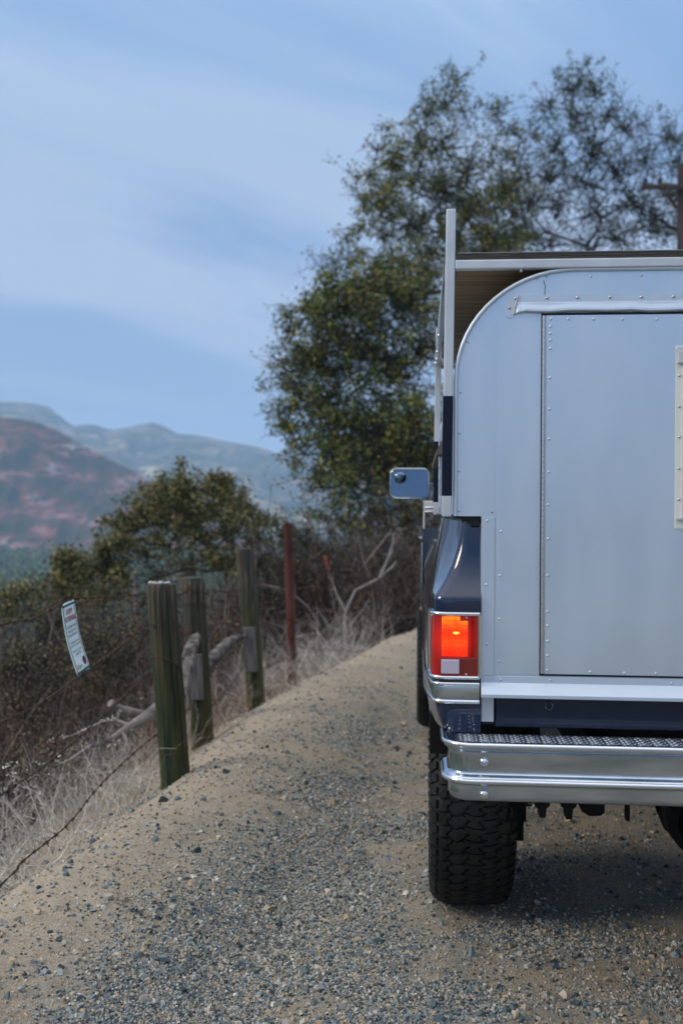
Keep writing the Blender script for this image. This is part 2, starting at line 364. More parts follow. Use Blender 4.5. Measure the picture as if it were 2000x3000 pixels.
# ---- wheels
def make_tread():
    m = MB(); NP = 54; RO, RB = .420, .405
    def pos(t, ph, r): return (t, r*math.cos(ph), r*math.sin(ph))
    def crown(t, top): return (RO if top else RB) - .013*(abs(t)/.135)**2.5 - (.02 if abs(t) > .14 else 0)
    edges = [-.135, -.088, -.031, .031, .088, .135]
    zig = [0, .010, .012, .012, .010, 0]
    def bx(k, f): # rib boundary position at pitch fraction f
        s = 1 if k % 2 else -1
        return edges[k] + s*zig[k]*(1 if (f % 1) < .5 else -1)*(1-abs(((f*2) % 1)-.5)*.6)
    for row in range(5):
        off = [0, .33, .1, .6, .5][row]; sl = [.25, -.55, .5, -.55, .25][row]
        for p in range(NP):
            f0 = p+off; g = .055 if row in (0,4) else .05; pts = []
            a0, a1 = .0045, .0045
            fs = [f0+g+.0, f0+.38, f0+.5, f0+.62, f0+1-g]
            if row in (0, 4) and p % 2: ext = .012
            else: ext = 0
            lefts = [(bx(row, f)+a0-(ext if row == 0 else 0), f) for f in fs]; rights = [(bx(row+1, f)-a1+(ext if row == 4 else 0), f) for f in fs]
            mid = lambda f, t: f + sl*(t-edges[row])/(edges[row+1]-edges[row])*.35
            jog = random.uniform(-.05, .05)
            loop = [(t, mid(f, t)) for t, f in lefts] + [( (lefts[-1][0]+rights[-1][0])/2, mid(f0+1-g, .5*(edges[row]+edges[row+1]))+.10+jog)] + [(t, mid(f, t)) for t, f in rights[::-1]] + [((lefts[0][0]+rights[0][0])/2, mid(f0+g, .5*(edges[row]+edges[row+1]))+.10+jog)]
            nL = len(loop); top = []; bot = []
            ct = sum(t for t, f in loop)/nL; cf = sum(f for t, f in loop)/nL
            for t, f in loop:
                bot.append(pos(t, 2*math.pi*f/NP, crown(t, 0)-.004))
                tt = ct+(t-ct)*.93; ff = cf+(f-cf)*.95
                top.append(pos(tt, 2*math.pi*ff/NP, crown(tt, 1)))
            cen = pos(ct, 2*math.pi*cf/NP, crown(ct, 1)+.0005)
            m.add(bot+top+[cen], [(i, (i+1) % nL, nL+(i+1) % nL, nL+i) for i in range(nL)] + [(nL+i, nL+(i+1) % nL, 2*nL) for i in range(nL)])
    # side lugs down the shoulders
    for sgn in (-1, 1):
        for p in range(NP):
            f = p+.5 if sgn > 0 else p+.0
            for (t0, r0, t1, r1, wd, hh) in ((.134, .400, .151, .372, .30, .006),(.1515, .371, .157, .352, .34, .004)):
                vs = []
                for (t, r, o) in ((t0, r0, 0), (t1, r1, 0), (t0, r0, hh), (t1, r1, hh)):
                    for dw in (-wd, wd):
                        ph = 2*math.pi*(f+dw+.5+(.15 if r < .36 else 0))/NP; vs.append(pos(sgn*(t+o), ph, r+o*.4))
                m.add(vs, [(4,5,7,6),(0,1,5,4),(2,3,7,6),(0,2,6,4),(1,3,7,5)])
    return m
tread_mb = make_tread(); rim_mb = MB(); tyre_mb = MB()
tyre_mb.lathe([(-.11,.212),(-.125,.235),(-.146,.28),(-.157,.33),(-.154,.36),(-.140,.388),(-.12,.401),(-.06,.406),(0,.407),(.06,.406),(.12,.401),(.140,.388),(.154,.36),(.157,.33),(.146,.28),(.125,.235),(.11,.212)], (0,0,0), 'x', 72)
rim_mb.lathe([(-.112,.214),(-.118,.205),(-.10,.198),(-.07,.185),(-.04,.17),(-.035,.08),(-.07,.07),(-.075,.02),(-.075,.001)], (0,0,0), 'x', 36)
rim_mb.lathe([(.112,.214),(.11,.19),(-.03,.17)], (0,0,0), 'x', 36)
for k in range(8):
    w = 2*math.pi*k/8; rim_mb.dome((-.036, .12*math.cos(w), .12*math.sin(w)), .012, .018, '-x', 6)
proto = {}
def wheel(u, v, w, flip, turn=0.):
    e = bpy.data.objects.new('wheel', None); COL.objects.link(e); e.parent = truck; e.location = (u, v, w); e.rotation_euler = (random.uniform(0, 3), 0, (math.pi if flip else 0)+turn)
    if not proto:
        proto['t'] = tyre_mb.build('tyre', M_rubber, e); proto['b'] = tread_mb.build('tread', M_rubber, e, kind='stuff'); proto['r'] = rim_mb.build('rim', M_chrome, e)
    else:
        for k, nm in (('t','tyre'),('b','tread'),('r','rim')): share(proto[k], nm, e)
for (u, v, w, fl, tn) in ((.104, 1.15, .434, 0, 0), (1.756, 1.15, .444, 1, 0), (.045, 4.10, .495, 0, 0), (1.81, 4.10, .50, 1, 0)): wheel(u, v, w, fl, tn)

# ---- bed side with rounded rear corner and wheel opening
ST = [(1.578, -0.028, 0.023, 0.055), (1.53, -0.036, 0.017, 0.052), (1.47, -0.048, 0.006, 0.045), (1.43, -0.056, -0.007, 0.036), (1.39, -0.064, -0.025, 0.022), (1.36, -0.07, -0.042, 0.006), (1.342, -0.074, -0.054, -0.006), (1.333, -0.077, -0.059, -0.0115), (1.326, -0.077, -0.059, -0.012), (1.3, -0.077, -0.059, -0.012), (1.2, -0.079, -0.061, -0.012), (1.1, -0.08, -0.061, -0.012), (1.05, -0.079, -0.06, -0.012), (1.0, -0.075, -0.051, -0.008), (0.96, -0.067, -0.038, -0.002), (0.935, -0.057, -0.023, 0.004)]
def side_u(w): return float(np.interp(-w, [-s[0] for s in ST], [s[1] for s in ST]))
def bed_side(sign):
    m = MB(); X = (lambda u: u) if sign < 0 else (lambda u: mir(u)); rows = []
    for (w, us, uc, vr) in ST:
        r = .034; row = [(X(.079), vr, w), (X((uc+r+.079)/2), vr, w), (X(uc+r), vr, w)]
        for k in range(1, 7):
            t = R(90)*k/6; row.append((X(uc+r-r*math.sin(t)), vr+r-r*math.cos(t), w))
        for k in range(1, 6):
            t = k/5; ts = 1-(1-t)**2; row.append((X(uc+(us-uc)*ts), vr+r+(.30-vr-r)*t, w))
        rows.append(row)
    m.grid(rows)
    vs = [.30,.45,.6] + [1.13+.50*math.cos(R(180-180*k/20)) for k in range(21)] + [1.8,2.1,2.44]; cols = []
    def bot(v):
        q = .5**2-(v-1.13)**2
        return max(.935, .72+math.sqrt(max(q, 0))) if q > 0 else .935
    for v in vs:
        b = bot(v); ws = [1.578 + (b-1.578)*t for t in [0,.03,.08,.14,.2,.27,.34,.37,.4,.5,.6,.7,.78,.86,.93,1]]
        flare = .012*math.exp(-((math.hypot(v-1.13, b-.72)-.5)/.2)**2) if abs(v-1.13) < .5 else 0
        cols.append([(X(side_u(w) - (flare*max(0, 1-(w-b)/.12) if w < b+.12 else 0)), v, w) for w in ws])
    m.grid(cols)
    # rolled lip of the wheel opening and top rail
    m.tube([(X(side_u(bot(v))-.004), v, bot(v)) for v in vs], .007, 6)
    m.box(*sorted((X(-.03), X(.078))), .06, 2.44, 1.566, 1.577)
    m.box(*sorted((X(.074), X(.082))), .05, 2.44, .935, 1.57)
    o = m.build('bed_side', M_blue, truck, weld=True)
    return o
bed_side(-1); bed_side(1)
# dark inner wheel housings
for X in ((lambda u: u), mir):
    m = MB(); rows = []
    for k in range(13):
        a = R(180*k/12); rows.append([(X(-.06), 1.13+.49*math.cos(a), .72+.49*math.sin(a)), (X(.33), 1.13+.49*math.cos(a), .72+.49*math.sin(a))])
    m.grid(rows); m.build('wheel_housing', M_black, truck)
# trim band wrapping the corner: chrome / grey insert / chrome
def wrap_path(w, off, v_end=.66):
    us, uc, vr = (float(np.interp(-w, [-s[0] for s in ST], [s[i] for s in ST])) for i in (1,2,3))
    r = .034; pts = [(.074, vr-off, w), (uc+r, vr-off, w)]
    for k in range(1, 7):
        t = R(90)*k/6; pts.append((uc+r-(r+off)*math.sin(t), vr+r-(r+off)*math.cos(t), w))
    for k in range(1, 6):
        t = k/5; ts = 1-(1-t)**2; pts.append((uc+(us-uc)*ts-off, vr+r+(.30-vr-r)*t, w))
    pts += [(us-off, v_end, w)]
    return pts
for (w, rr) in ((1.083,.0065),(1.031,.0065)):
    for X in ((lambda u: u), mir):
        MB().tube([(X(p[0]), p[1], p[2]) for p in wrap_path(w, .003)], rr, 8).build('trim_moulding', M_chrome, truck)
m = MB(); m.grid([wrap_path(1.077, .003), wrap_path(1.057, .005), wrap_path(1.037, .003)]); m.build('trim_insert', M_bump, truck)
m = MB(); m.grid([[(mir(a), b, c) for a, b, c in wrap_path(q, .004)] for q in (1.077, 1.037)]); m.build('trim_insert', M_bump, truck)

# ---- tail lamp
def lamp_material():
    m = bpy.data.materials.new('lit_red_lens'); m.use_nodes = True; nt = m.node_tree; b = nt.nodes['Principled BSDF']; N = nt.nodes.new; Lk = nt.links.new
    b.inputs['Base Color'].default_value = (.26,.001,.001,1); b.inputs['Roughness'].default_value = .12; b.inputs['Coat Weight'].default_value = 1.
    t = N('ShaderNodeTexCoord'); s = N('ShaderNodeSeparateXYZ'); Lk(t.outputs['Object'], s.inputs[0])
    def gauss(cx, cz, sx, sz):
        v = N('ShaderNodeVectorMath'); v.operation = 'SUBTRACT'; Lk(t.outputs['Object'], v.inputs[0]); v.inputs[1].default_value = (cx, 0, cz)
        q = N('ShaderNodeVectorMath'); q.operation = 'MULTIPLY'; Lk(v.outputs[0], q.inputs[0]); q.inputs[1].default_value = (1/sx, 0, 1/sz)
        l = N('ShaderNodeVectorMath'); l.operation = 'LENGTH'; Lk(q.outputs[0], l.inputs[0])
        r = N('ShaderNodeMapRange'); r.interpolation_type = 'SMOOTHSTEP'; Lk(l.outputs['Value'], r.inputs[0]); r.inputs[1].default_value = 0; r.inputs[2].default_value = 1; r.inputs[3].default_value = 1; r.inputs[4].default_value = 0
        return r
    # light of the bulb spreading in the lens, from the real bulb position
    g = gauss(-.005, 1.215, .085, .085)
    Lk(rmp2(nt, g.outputs[0], [(0,(.10,.0,.0)),(.35,(.42,.004,.002)),(.7,(.78,.012,.004)),(1,(.95,.03,.006))]), b.inputs['Emission Color'])
    b.inputs['Emission Strength'].default_value = .38
    return m
def rmp2(nt, src, items):
    r = nt.nodes.new('ShaderNodeValToRGB'); nt.links.new(src, r.inputs[0]); ramp(r, items); return r.outputs[0]
M_lens = lamp_material()
def amber_material():
    m = bpy.data.materials.new('lit_amber_lens'); m.use_nodes = True; nt = m.node_tree; b = nt.nodes['Principled BSDF']; N = nt.nodes.new; Lk = nt.links.new
    b.inputs['Base Color'].default_value = (.6,.06,.01,1); b.inputs['Roughness'].default_value = .15; b.inputs['Coat Weight'].default_value = 1.
    t = N('ShaderNodeTexCoord')
    v = N('ShaderNodeVectorMath'); v.operation = 'SUBTRACT'; Lk(t.outputs['Object'], v.inputs[0]); v.inputs[1].default_value = (.006, 0, 1.232)
    q = N('ShaderNodeVectorMath'); q.operation = 'MULTIPLY'; Lk(v.outputs[0], q.inputs[0]); q.inputs[1].default_value = (1/.011, 0, 1/.005)
    l = N('ShaderNodeVectorMath'); l.operation = 'LENGTH'; Lk(q.outputs[0], l.inputs[0])
    core = rmp2(nt, l.outputs['Value'], [(0,(1.6,1.5,.35)),(.7,(1.2,.8,.06)),(1.0,(0,0,0))])
    sx = N('ShaderNodeSeparateXYZ'); Lk(t.outputs['Object'], sx.inputs[0])
    mr = N('ShaderNodeMapRange'); Lk(sx.outputs[2], mr.inputs[0]); mr.inputs[1].default_value = 1.165; mr.inputs[2].default_value = 1.285
    base = rmp2(nt, mr.outputs[0], [(0,(.75,.006,.002)),(.14,(.85,.02,.003)),(.35,(1,.085,.006)),(.5,(.85,.02,.003)),(.6,(.9,.03,.003)),(.72,(1,.10,.006)),(.92,(1,.26,.012)),(1,(.9,.1,.01))])
    no = N('ShaderNodeTexNoise'); no.inputs['Scale'].default_value = 55; Lk(t.outputs['Object'], no.inputs['Vector'])
    vr = rmp2(nt, no.outputs[0], [(.35,(.65,.5,.5)),(.65,(1.1,1.3,1.2))])
    mu = N('ShaderNodeMixRGB'); mu.blend_type = 'MULTIPLY'; mu.inputs[0].default_value = 1; Lk(base, mu.inputs[1]); Lk(vr, mu.inputs[2])
    ad = N('ShaderNodeMixRGB'); ad.blend_type = 'ADD'; ad.inputs[0].default_value = 1; Lk(mu.outputs[0], ad.inputs[1]); Lk(core, ad.inputs[2])
    Lk(ad.outputs[0], b.inputs['Emission Color']); b.inputs['Emission Strength'].default_value = .72
    return m
M_amb = amber_material()
M_dlens = mat('unlit_red_lens', (.16,.002,.003), .12, coat=1.)
M_rev = mat('reverse_lens', (.50,.44,.55), .25, coat=.5, bump=.3, bump_scale=300)
def lens_grid(u0, w0, w1, off, v_end, nw=2, X=lambda u: u):
    rows = []
    for k in range(nw+1):
        w = w0+(w1-w0)*k/nw; pts = wrap_path(w, off, v_end)
        pts = [(u0, pts[0][1], w)] + pts[1:8] + [(pts[7][0]-.002, .055, w), (pts[7][0]-.004, .10, w)]
        rows.append([(X(a), b, c) for a, b, c in pts])
    return rows
def tail_lamp(X):
    e = bpy.data.objects.new('tail_light', None); COL.objects.link(e); e.parent = truck
    m = MB(); m.grid(lens_grid(.068, 1.104, 1.286, .005, .1, 6, X)); lens = m.build('lens', M_lens, e)
    s = (lambda a, b: sorted((X(a), X(b))))
    # housing rim: chrome bezel all round
    def path(w): return lens_grid(.074, w, w, .007, .1, 1, X)[0]
    m = MB(); m.tube(path(1.288), .0055, 8); m.tube(path(1.102), .0055, 8)
    m.tube([(X(.0735), -.019, 1.102), (X(.0735), -.019, 1.288)], .0055, 8)
    p = path(1.288)[-1]; m.tube([p, (p[0], p[1], 1.102)], .005, 8); m.build('bezel', M_chrome, e)
    # raised ribbed amber field made of lens prisms
    if X(0) == 0:
        m = MB(); nu, nw = 17, 9; u0, u1, w0, w1 = -.036, .040, 1.163, 1.281
        for i in range(nu):
            for j in range(nw):
                a0 = u0+(u1-u0)*i/nu; a1 = u0+(u1-u0)*(i+1)/nu; b0 = w0+(w1-w0)*j/nw; b1 = w0+(w1-w0)*(j+1)/nw
                if a1 > .02 and b0 > 1.262: continue
                g = .0004; cz = (b0+b1)/2; y = -.0172
                vs = [(a0+g, y, b0+g),(a1-g, y, b0+g),(a1-g, y, b1-g),(a0+g, y, b1-g),((a0+a1)/2, y-.0028, b0+.002),((a0+a1)/2, y-.0022, b1-.001)]
                m.add(vs, [(0,1,4),(1,2,5,4),(2,3,5),(3,0,4,5)])
        m.build('amber_prisms', M_amb, e, kind='stuff')
        m = MB(); m.grid([[(.044+i*.0045+(.0022 if k == 1 else 0), -.0175-(.002 if k == 1 else 0), w) for w in (1.163, 1.28)] for i in range(4) for k in (0, 1)], smooth=False)
        m.build('lens_ribs', M_lens, e)
    m = MB(); m.box(*s(-.040, .066), -.0185, -.0168, 1.110, 1.158); m.build('lower_lens', M_dlens, e, bevel=.001)
    m = MB(); m.box(*s(-.037, .016), -.0225, -.017, 1.113, 1.155); m.build('reverse_light', M_rev, e, bevel=.004)
    for (u, w) in ((.036, 1.277), (.036, 1.112)):
        MB().dome((X(u), -.0185, w), .0032, .002).build('screw', M_steel, e)
    MB().dome((X(-.064), .002, 1.28), .003, .002).build('screw', M_steel, e)
tail_lamp(lambda u: u); tail_lamp(mir)

# ---- rear sill / tailgate
m = MB(); m.box(.122, mir(.122), .012, .05, .954, 1.06); m.box(.08, mir(.08), .03, .06, .956, 1.5); m.build('rear_sill', M_sill, truck, bevel=.006)
m = MB(); m.lathe([(-.001,.013),(-.003,.012),(-.003,.009),(0,.008),(.004,.007)], (.278, .011, 1.02), 'y', 16); m.build('hole_ring', M_blue, truck)
m = MB(); m.lathe([(0,.0075),(.0005,.0001)], (.278, .0105, 1.02), 'y', 14); m.build('drain_hole', M_gap, truck)
m = MB(); m.box(.081, .117, .004, .012, .971, 1.047); m.build('light_corner_plate', M_rack, truck, bevel=.001)
m = MB(); m.box(mir(.117), mir(.081), .004, .012, .971, 1.047); m.build('light_corner_plate', M_rack, truck, bevel=.001)
# bed floor and frame rails
m = MB(); m.box(.08, mir(.08), .06, 2.4, 1.0, 1.03); m.build('bed_floor', M_black, truck)

# ---- rear bumper
def bumper():
    e = bpy.data.objects.new('rear_bumper', None); COL.objects.link(e); e.parent = truck
    prof = [(-.125,.937),(-.135,.943),(-.150,.943),(-.159,.937),(-.160,.928),(-.154,.921),(-.147,.917),(-.1448,.912),(-.1445,.907),(-.1443,.885),(-.1445,.861),(-.1452,.857),(-.150,.853),(-.158,.850),(-.163,.843),(-.163,.834),(-.156,.828),(-.148,.825),(-.1465,.820),(-.146,.815),(-.1462,.80),(-.146,.793),(-.141,.783),(-.128,.776),(-.10,.774)]
    u0, u1 = -.030, mir(-.030)
    rows = []
    for (v, w) in prof:
        # plan path: left end wraps forward with radius
        rad = .075; pad = (v+.16); row = [(u0+pad, .05, w), (u0+pad, -.04, w)]
        r = rad
        for k in range(0, 9):
            t = R(90)*k/8; row.append((u0+rad-(rad-pad)*math.cos(t), (-.16+rad)-(rad-pad)*math.sin(t), w))
        for k in range(1, 12): row.append((u0+rad+(u1-u0-2*rad)*k/12, v, w))
        for k in range(8, -1, -1):
            t = R(90)*k/8; row.append((u1-rad+(rad-pad)*math.cos(t), (-.16+rad)-(rad-pad)*math.sin(t), w))
        row += [(u1-pad, -.04, w), (u1-pad, .05, w)]
        rows.append(row)
    m = MB(); m.grid(rows); m.build('bumper_face', M_bump, e)
    # bright rolled lips
    for w, off in ((.9385, .0), (.8385, -.002)):
        pts = []
        rad = .075
        for k in range(0, 9):
            t = R(90)*k/8; pts.append((u0+rad-(rad+off*0)*math.cos(t), -.16+rad-rad*math.sin(t), w))
        pts = [(u0, .04, w)] + pts + [(u1-rad+rad*math.cos(R(90)*k/8), -.16+rad-rad*math.sin(R(90)*k/8), w) for k in range(8, -1, -1)] + [(u1, .04, w)]
        MB().tube(pts, .0075, 10).build('bumper_lip', M_chrome, e)
    # step pad with raised diamonds
    m = MB(); m.prism([(u0+.02,.0),(u0+.012,-.09),(u0+.045,-.14),(u0+.08,-.148),(u1-.08,-.148),(u1-.045,-.14),(u1-.012,-.09),(u1-.02,.0)], .926, .936, 'z'); pad = m.build('step_pad', M_dp, e)
    m = MB(); a = .0095; row = 0
    v = -.140
    while v < -.005:
        u = u0+.05+(row % 2)*.011
        while u < u1-.04:
            t = R(38) if (int(round(u/.022))+row) % 2 else R(-38)
            c, s = math.cos(t), math.sin(t); L2, W2 = .0095, .0028
            P = [(-L2,0),(0,-W2),(L2,0),(0,W2)]
            m.add([(u+x*c-y*s, v+x*s+y*c, .936) for x, y in P] + [(u, v, .9387)], [(0,1,4),(1,2,4),(2,3,4),(3,0,4)]); u += .022
        v += .0125; row += 1
    m.build('raised_diamonds', M_dp, pad, kind='stuff')
    for X in ((lambda u: u), mir):
        for w, vv in ((.889, -.1445), (.8, -.146)):
            MB().dome((X(.082), vv, w), .0135, .009, n=18).build('carriage_bolt', M_chrome, e)
    # mounting brackets
    for q in (.40, mir(.46)): MB().box(q, q+.06, -.14, .3, .80, .90).build('bracket', M_black, e)
M_dp = mat('diamond_plate', (.34,.38,.44), .33, .95, rough_var=.1, noise_scale=30)
bumper()

# ---- chassis
m = MB(); m.box(.40,.47,-.02,5.3,.80,.92); m.box(mir(.47),mir(.40),-.02,5.3,.80,.92); m.box(.4,mir(.4),.3,.36,.82,.9); m.box(.4,mir(.4),2.2,2.3,.82,.9); m.build('frame_rail', M_black, truck)
m = MB(); m.tube([(.25,1.13,.455),(1.6,1.13,.455)], .032, 12); m.lathe([(-.15,.05),(-.12,.12),(-.05,.165),(.02,.175),(.10,.15),(.15,.05)], (1.0,1.13,.44), 'x', 24)
m.lathe([(-.16,.14),(-.14,.165),(0,.165),(.08,.05)], (1.0,1.0,.44), 'y', 20); m.build('rear_axle', M_black, truck)
m = MB(); m.tube([(.93,1.2,.5),(.93,3.2,.75)], .035, 10); m.build('drive_shaft', M_black, truck)
for X in ((lambda u: u), mir):
    m = MB()
    pts = [(X(.285), .42+1.45*t, .70-.22*math.sin(math.pi*t)) for t in [k/12 for k in range(13)]]
    for q in range(4):
        a, b = q*1, 12-q
        for i in range(a, b):
            p, r = pts[i], pts[i+1]; z = -.012*q
            m.add([(p[0]-.032, p[1], p[2]+z),(p[0]+.032, p[1], p[2]+z),(r[0]+.032, r[1], r[2]+z),(r[0]-.032, r[1], r[2]+z),(p[0]-.032, p[1], p[2]+z-.01),(p[0]+.032, p[1], p[2]+z-.01),(r[0]+.032, r[1], r[2]+z-.01),(r[0]-.032, r[1], r[2]+z-.01)], [(0,1,2,3),(7,6,5,4),(0,1,5,4),(2,3,7,6),(1,2,6,5),(0,3,7,4)])
    m.box(*sorted((X(.245), X(.325))), 1.05, 1.21, .36, .50); m.box(*sorted((X(.262), X(.31))), 1.0, 1.03, .30, .72); m.build('leaf_spring', M_black, truck)
    m = MB(); m.tube([(X(.285), 1.25, .33),(X(.30), 1.35, .6),(X(.31), 1.4, .86)], [.02,.028,.03], 10); m.build('shock_absorber', M_black, truck)
# small fittings hanging below the bumper
for px_u, w1 in ((.285,.635),(.366,.632)):
    m = MB(); m.prism([(px_u-.028,.80),(px_u+.028,.80),(px_u+.022,.672),(px_u+.012,.664),(px_u+.009,w1),(px_u-.009,w1),(px_u-.011,.662),(px_u-.024,.670)], .2, .26); m.build('hanger_bolt', M_black, truck)
m = MB(); m.prism([(.405,.80),(.478,.80),(.478,.650),(.466,.640),(.430,.638),(.408,.652)], .22, .30); m.build('hitch_bracket', M_black, truck)
m = MB(); m.box(.540,.551,.2,.23,.632,.8); m.build('hanger_strap', M_black, truck)
m = MB(); m.tube([(1.45,.1,.62),(1.45,1.2,.66),(1.3,2.4,.7)], .03, 12); m.build('exhaust_pipe', M_black, truck)
m = MB(); rows = []
m.lathe([(-.10,.30),(-.085,.34),(0,.355),(.085,.34),(.10,.30)], (1.05,.62,.90), 'z', 36)
m.lathe([(-.11,.001),(-.105,.18),(-.10,.30)], (1.05,.62,.90), 'z', 36)
m.build('spare_tyre', M_rubber, truck)
m = MB(); m.prism([(-.38,.80),(.36,.80),(.30,.72),(.12,.60),(-.12,.585),(-.28,.66)], 0,.7, 'y')
m.v = [(a+1.02, b+.35, c) for a, b, c in m.v]; m.build('fuel_tank', M_black, truck, bevel=.02)

# ---- cab and front
CL = lambda u: u
m = MB()
prof = [(2.47,.93),(3.62,.93),(3.66,1.2),(3.6,.93)]
m.prism([(2.47,.90),(3.68,.90),(3.68,1.46),(3.60,1.50),(2.47,1.50)], -.083, mir(-.083), 'x')
m.prism([(2.50,1.50),(3.62,1.50),(3.22,1.98),(2.62,1.99)], .0, mir(.0), 'x')
m.prism([(3.68,1.0),(3.75,.93),(4.0-.45,.93),(4.0-.45,.93),(5.35,.93),(5.40,1.36),(5.2,1.44),(3.68,1.46)], -.072, mir(-.072), 'x')
m.build('cab', M_blue, truck, bevel=.03, seg=3)
for X in (CL, mir):
    m = MB(); m.prism([(2.75,1.53),(3.50,1.53),(3.17,1.92),(2.75,1.92)], X(-.003)-.003, X(-.003)+.003, 'x'); m.build('side_window', M_glass, truck)
    m = MB(); m.tube([(X(-.088), 2.48, 1.20),(X(-.088), 2.48, 1.42)], .005, 6); m.build('door_edge_moulding', M_chrome, truck)
    m = MB(); m.tube([(X(-.088), 2.5, 1.06),(X(-.088), 3.6, 1.06),(X(-.078), 5.3, 1.06)], .012, 6); m.build('side_moulding', M_chrome, truck)
    m = MB(); m.tube([(X(-.083),2.62,1.44),(X(-.098),2.64,1.44),(X(-.098),2.76,1.44),(X(-.083),2.78,1.44)], .009, 8); m.build('door_handle', M_chrome, truck)
m = MB(); m.prism([(3.60,1.52),(3.24,1.95),(3.245,1.955),(3.605,1.525)], .08, mir(.08), 'x'); m.build('windscreen', M_glass, truck)
# door mirrors
def mirror(X, sgn):
    e = bpy.data.objects.new('door_mirror', None); COL.objects.link(e); e.parent = truck
    cu, cw, v = -.163, 1.757, 3.10
    def rr(hw, hh, rad, taper=.0):
        P = []
        for (sx, sz, a0) in ((1,1,0),(-1,1,90),(-1,-1,180),(1,-1,270)):
            for k in range(7):
                a = R(a0+15*k); P.append(((hw-rad)*sx+rad*math.cos(a), (hh-rad)*sz+rad*math.sin(a)))
        return P
    A = rr(.119, .0925, .04); Bk = rr(.095, .07, .035)
    m = MB(); rows = [[(X(cu+a), v-.004, cw+b) for a, b in A], [(X(cu+a), v, cw+b) for a, b in A], [(X(cu+a), v+.03, cw+b) for a, b in A], [(X(cu+a), v+.06, cw+b) for a, b in Bk]]
    inner = rr(.113, .0865, .036)
    rows.insert(0, [(X(cu+a), v-.004, cw+b) for a, b in inner]); rows.insert(0, [(X(cu+a), v+.003, cw+b) for a, b in inner])
    m.grid(rows, close=True); m.add([(X(cu+a), v+.06, cw+b) for a, b in Bk], [tuple(range(len(Bk)))]); m.build('mirror_shell', M_chrome, e)
    m = MB(); m.add([(X(cu+a), v+.001+b*.06-a*.05, cw+b) for a, b in inner], [tuple(range(len(inner)))]); m.build('mirror_glass', M_mirror, e, recalc=False)
    m = MB(); m.lathe([(0,.037),(-.006,.035),(-.012,.026),(-.0155,.014),(-.0165,.0005)], (X(cu-.058), v, cw+.036), 'y', 24); m.build('spot_mirror', M_mirror, e)
    m = MB(); m.tube([(X(cu+.10), v+.03, cw-.0),(X(-.03), v+.03, cw-.01),(X(.0), v+.05, cw-.06),(X(.0), v+.06, cw-.2)], .009, 8)
    m.tube([(X(cu+.05), v+.04, cw-.07),(X(cu+.10), v+.05, cw-.13),(X(-.02), v+.06, cw-.22)], .008, 8); m.build('mirror_arm', M_chrome, e)
mirror(CL, 1); mirror(mir, -1)

# ------------------------------------------------------------------ camper
arc = [(0,1.974)]+[(.342*(1-math.cos(R(a))), 1.974+.319*math.sin(R(a))) for a in range(6, 91, 6)]
LEN = 2.42
def cprof(ins=0.):
    P = [(ins, 1.573)] + [(u+ins*(1-u/.342), w-ins) for u, w in arc] + [(mir(u)-ins*(1-u/.342), w-ins) for u, w in arc[::-1]] + [(mir(ins), 1.573)]
    return P
body = MB(); body.prism(cprof(), 0, LEN, 'y'); shell = body.build('upper_body', M_silver, camper)
m = MB(); m.box(.078, mir(.078), .0, LEN, 1.106, 1.5725); lowb = m.build('lower_body', M_silver, camper)
m = MB(); m.prism([(LEN+.001,1.96),(LEN+1.0,2.0),(LEN+1.12,2.12),(LEN+1.0,2.29),(LEN+.001,2.2925)], .05, mir(.05), 'x'); m.build('cabover_bunk', M_silver, camper, bevel=.03)
# rear face trim bead
bead = [(.002,-.002,1.573)] + [(u+.002, -.002, w-.001) for u, w in arc] + [(mir(u)-.002, -.002, w-.001) for u, w in arc[::-1]] + [(mir(.002),-.002,1.573)]
MB().tube(bead, .0065, 8).build('edge_bead', M_silver_b, camper)
MB().tube([(a, LEN, b) for a, _, b in bead], .0065, 8).build('edge_bead', M_silver_b, camper)
# angle strips, seam
for X in (CL, mir):
    s = sorted((X(.0785), X(.117))); MB().box(s[0], s[1], -.0035, .003, 1.108, 1.5715).build('angle_strip', M_silver, camper, bevel=.0008)
m = MB(); m.tube([(.2535,-.0005,2.262),(.2550,-.0005,2.252),(.2585,-.0005,2.247),(.2575,-.0005,2.238),(.2565,-.0005,2.216)], .0011, 5); m.build('torn_seam', M_gap, camper)
# rain gutter above the door with a flared end
m = MB(); rows = []
gp = [(-.001,2.2195),(-.004,2.2190),(-.0045,2.198),(-.006,2.1965),(-.0075,2.190),(-.0120,2.178),(-.0130,2.172),(-.010,2.169),(-.001,2.167)]
us = [.168,.172,.18,.20,.23] + list(np.linspace(.27, mir(.27), 24)) + [mir(.23), mir(.20), mir(.18), mir(.168)]
for i, u in enumerate(us):
    t = min(1, max(0, (min(u, mir(u))-.168)/.02)); dent = .0016*math.sin(u*41)+.0012*math.sin(u*17+1)
    rows.append([(u, v*(.25+.75*t), w-(1-t)*.008*(1 if k > 4 else 0) + (dent if k > 3 else 0)) for k, (v, w) in enumerate(gp)])
m.grid(rows, smooth=False); gut = m.build('rain_gutter', M_silver_b, camper)
for X in (CL, mir):
    m = MB(); m.prism([(X(a), b) for a, b in ((.150,2.205),(.153,2.215),(.160,2.219),(.182,2.2195),(.175,2.205),(.170,2.185),(.167,2.160),(.163,2.1535),(.151,2.1535),(.148,2.158))], -.0032, .0); m.build('gutter_end_tab', M_silver_b, camper, bevel=.0008)
    m = MB(); m.tube([(X(.181),-.005,2.219),(X(.176),-.006,2.205),(X(.171),-.006,2.185),(X(.167),-.005,2.163)], .0022, 6); m.build('solder_bead', mat('sealant', (.55,.50,.40), .6), camper)
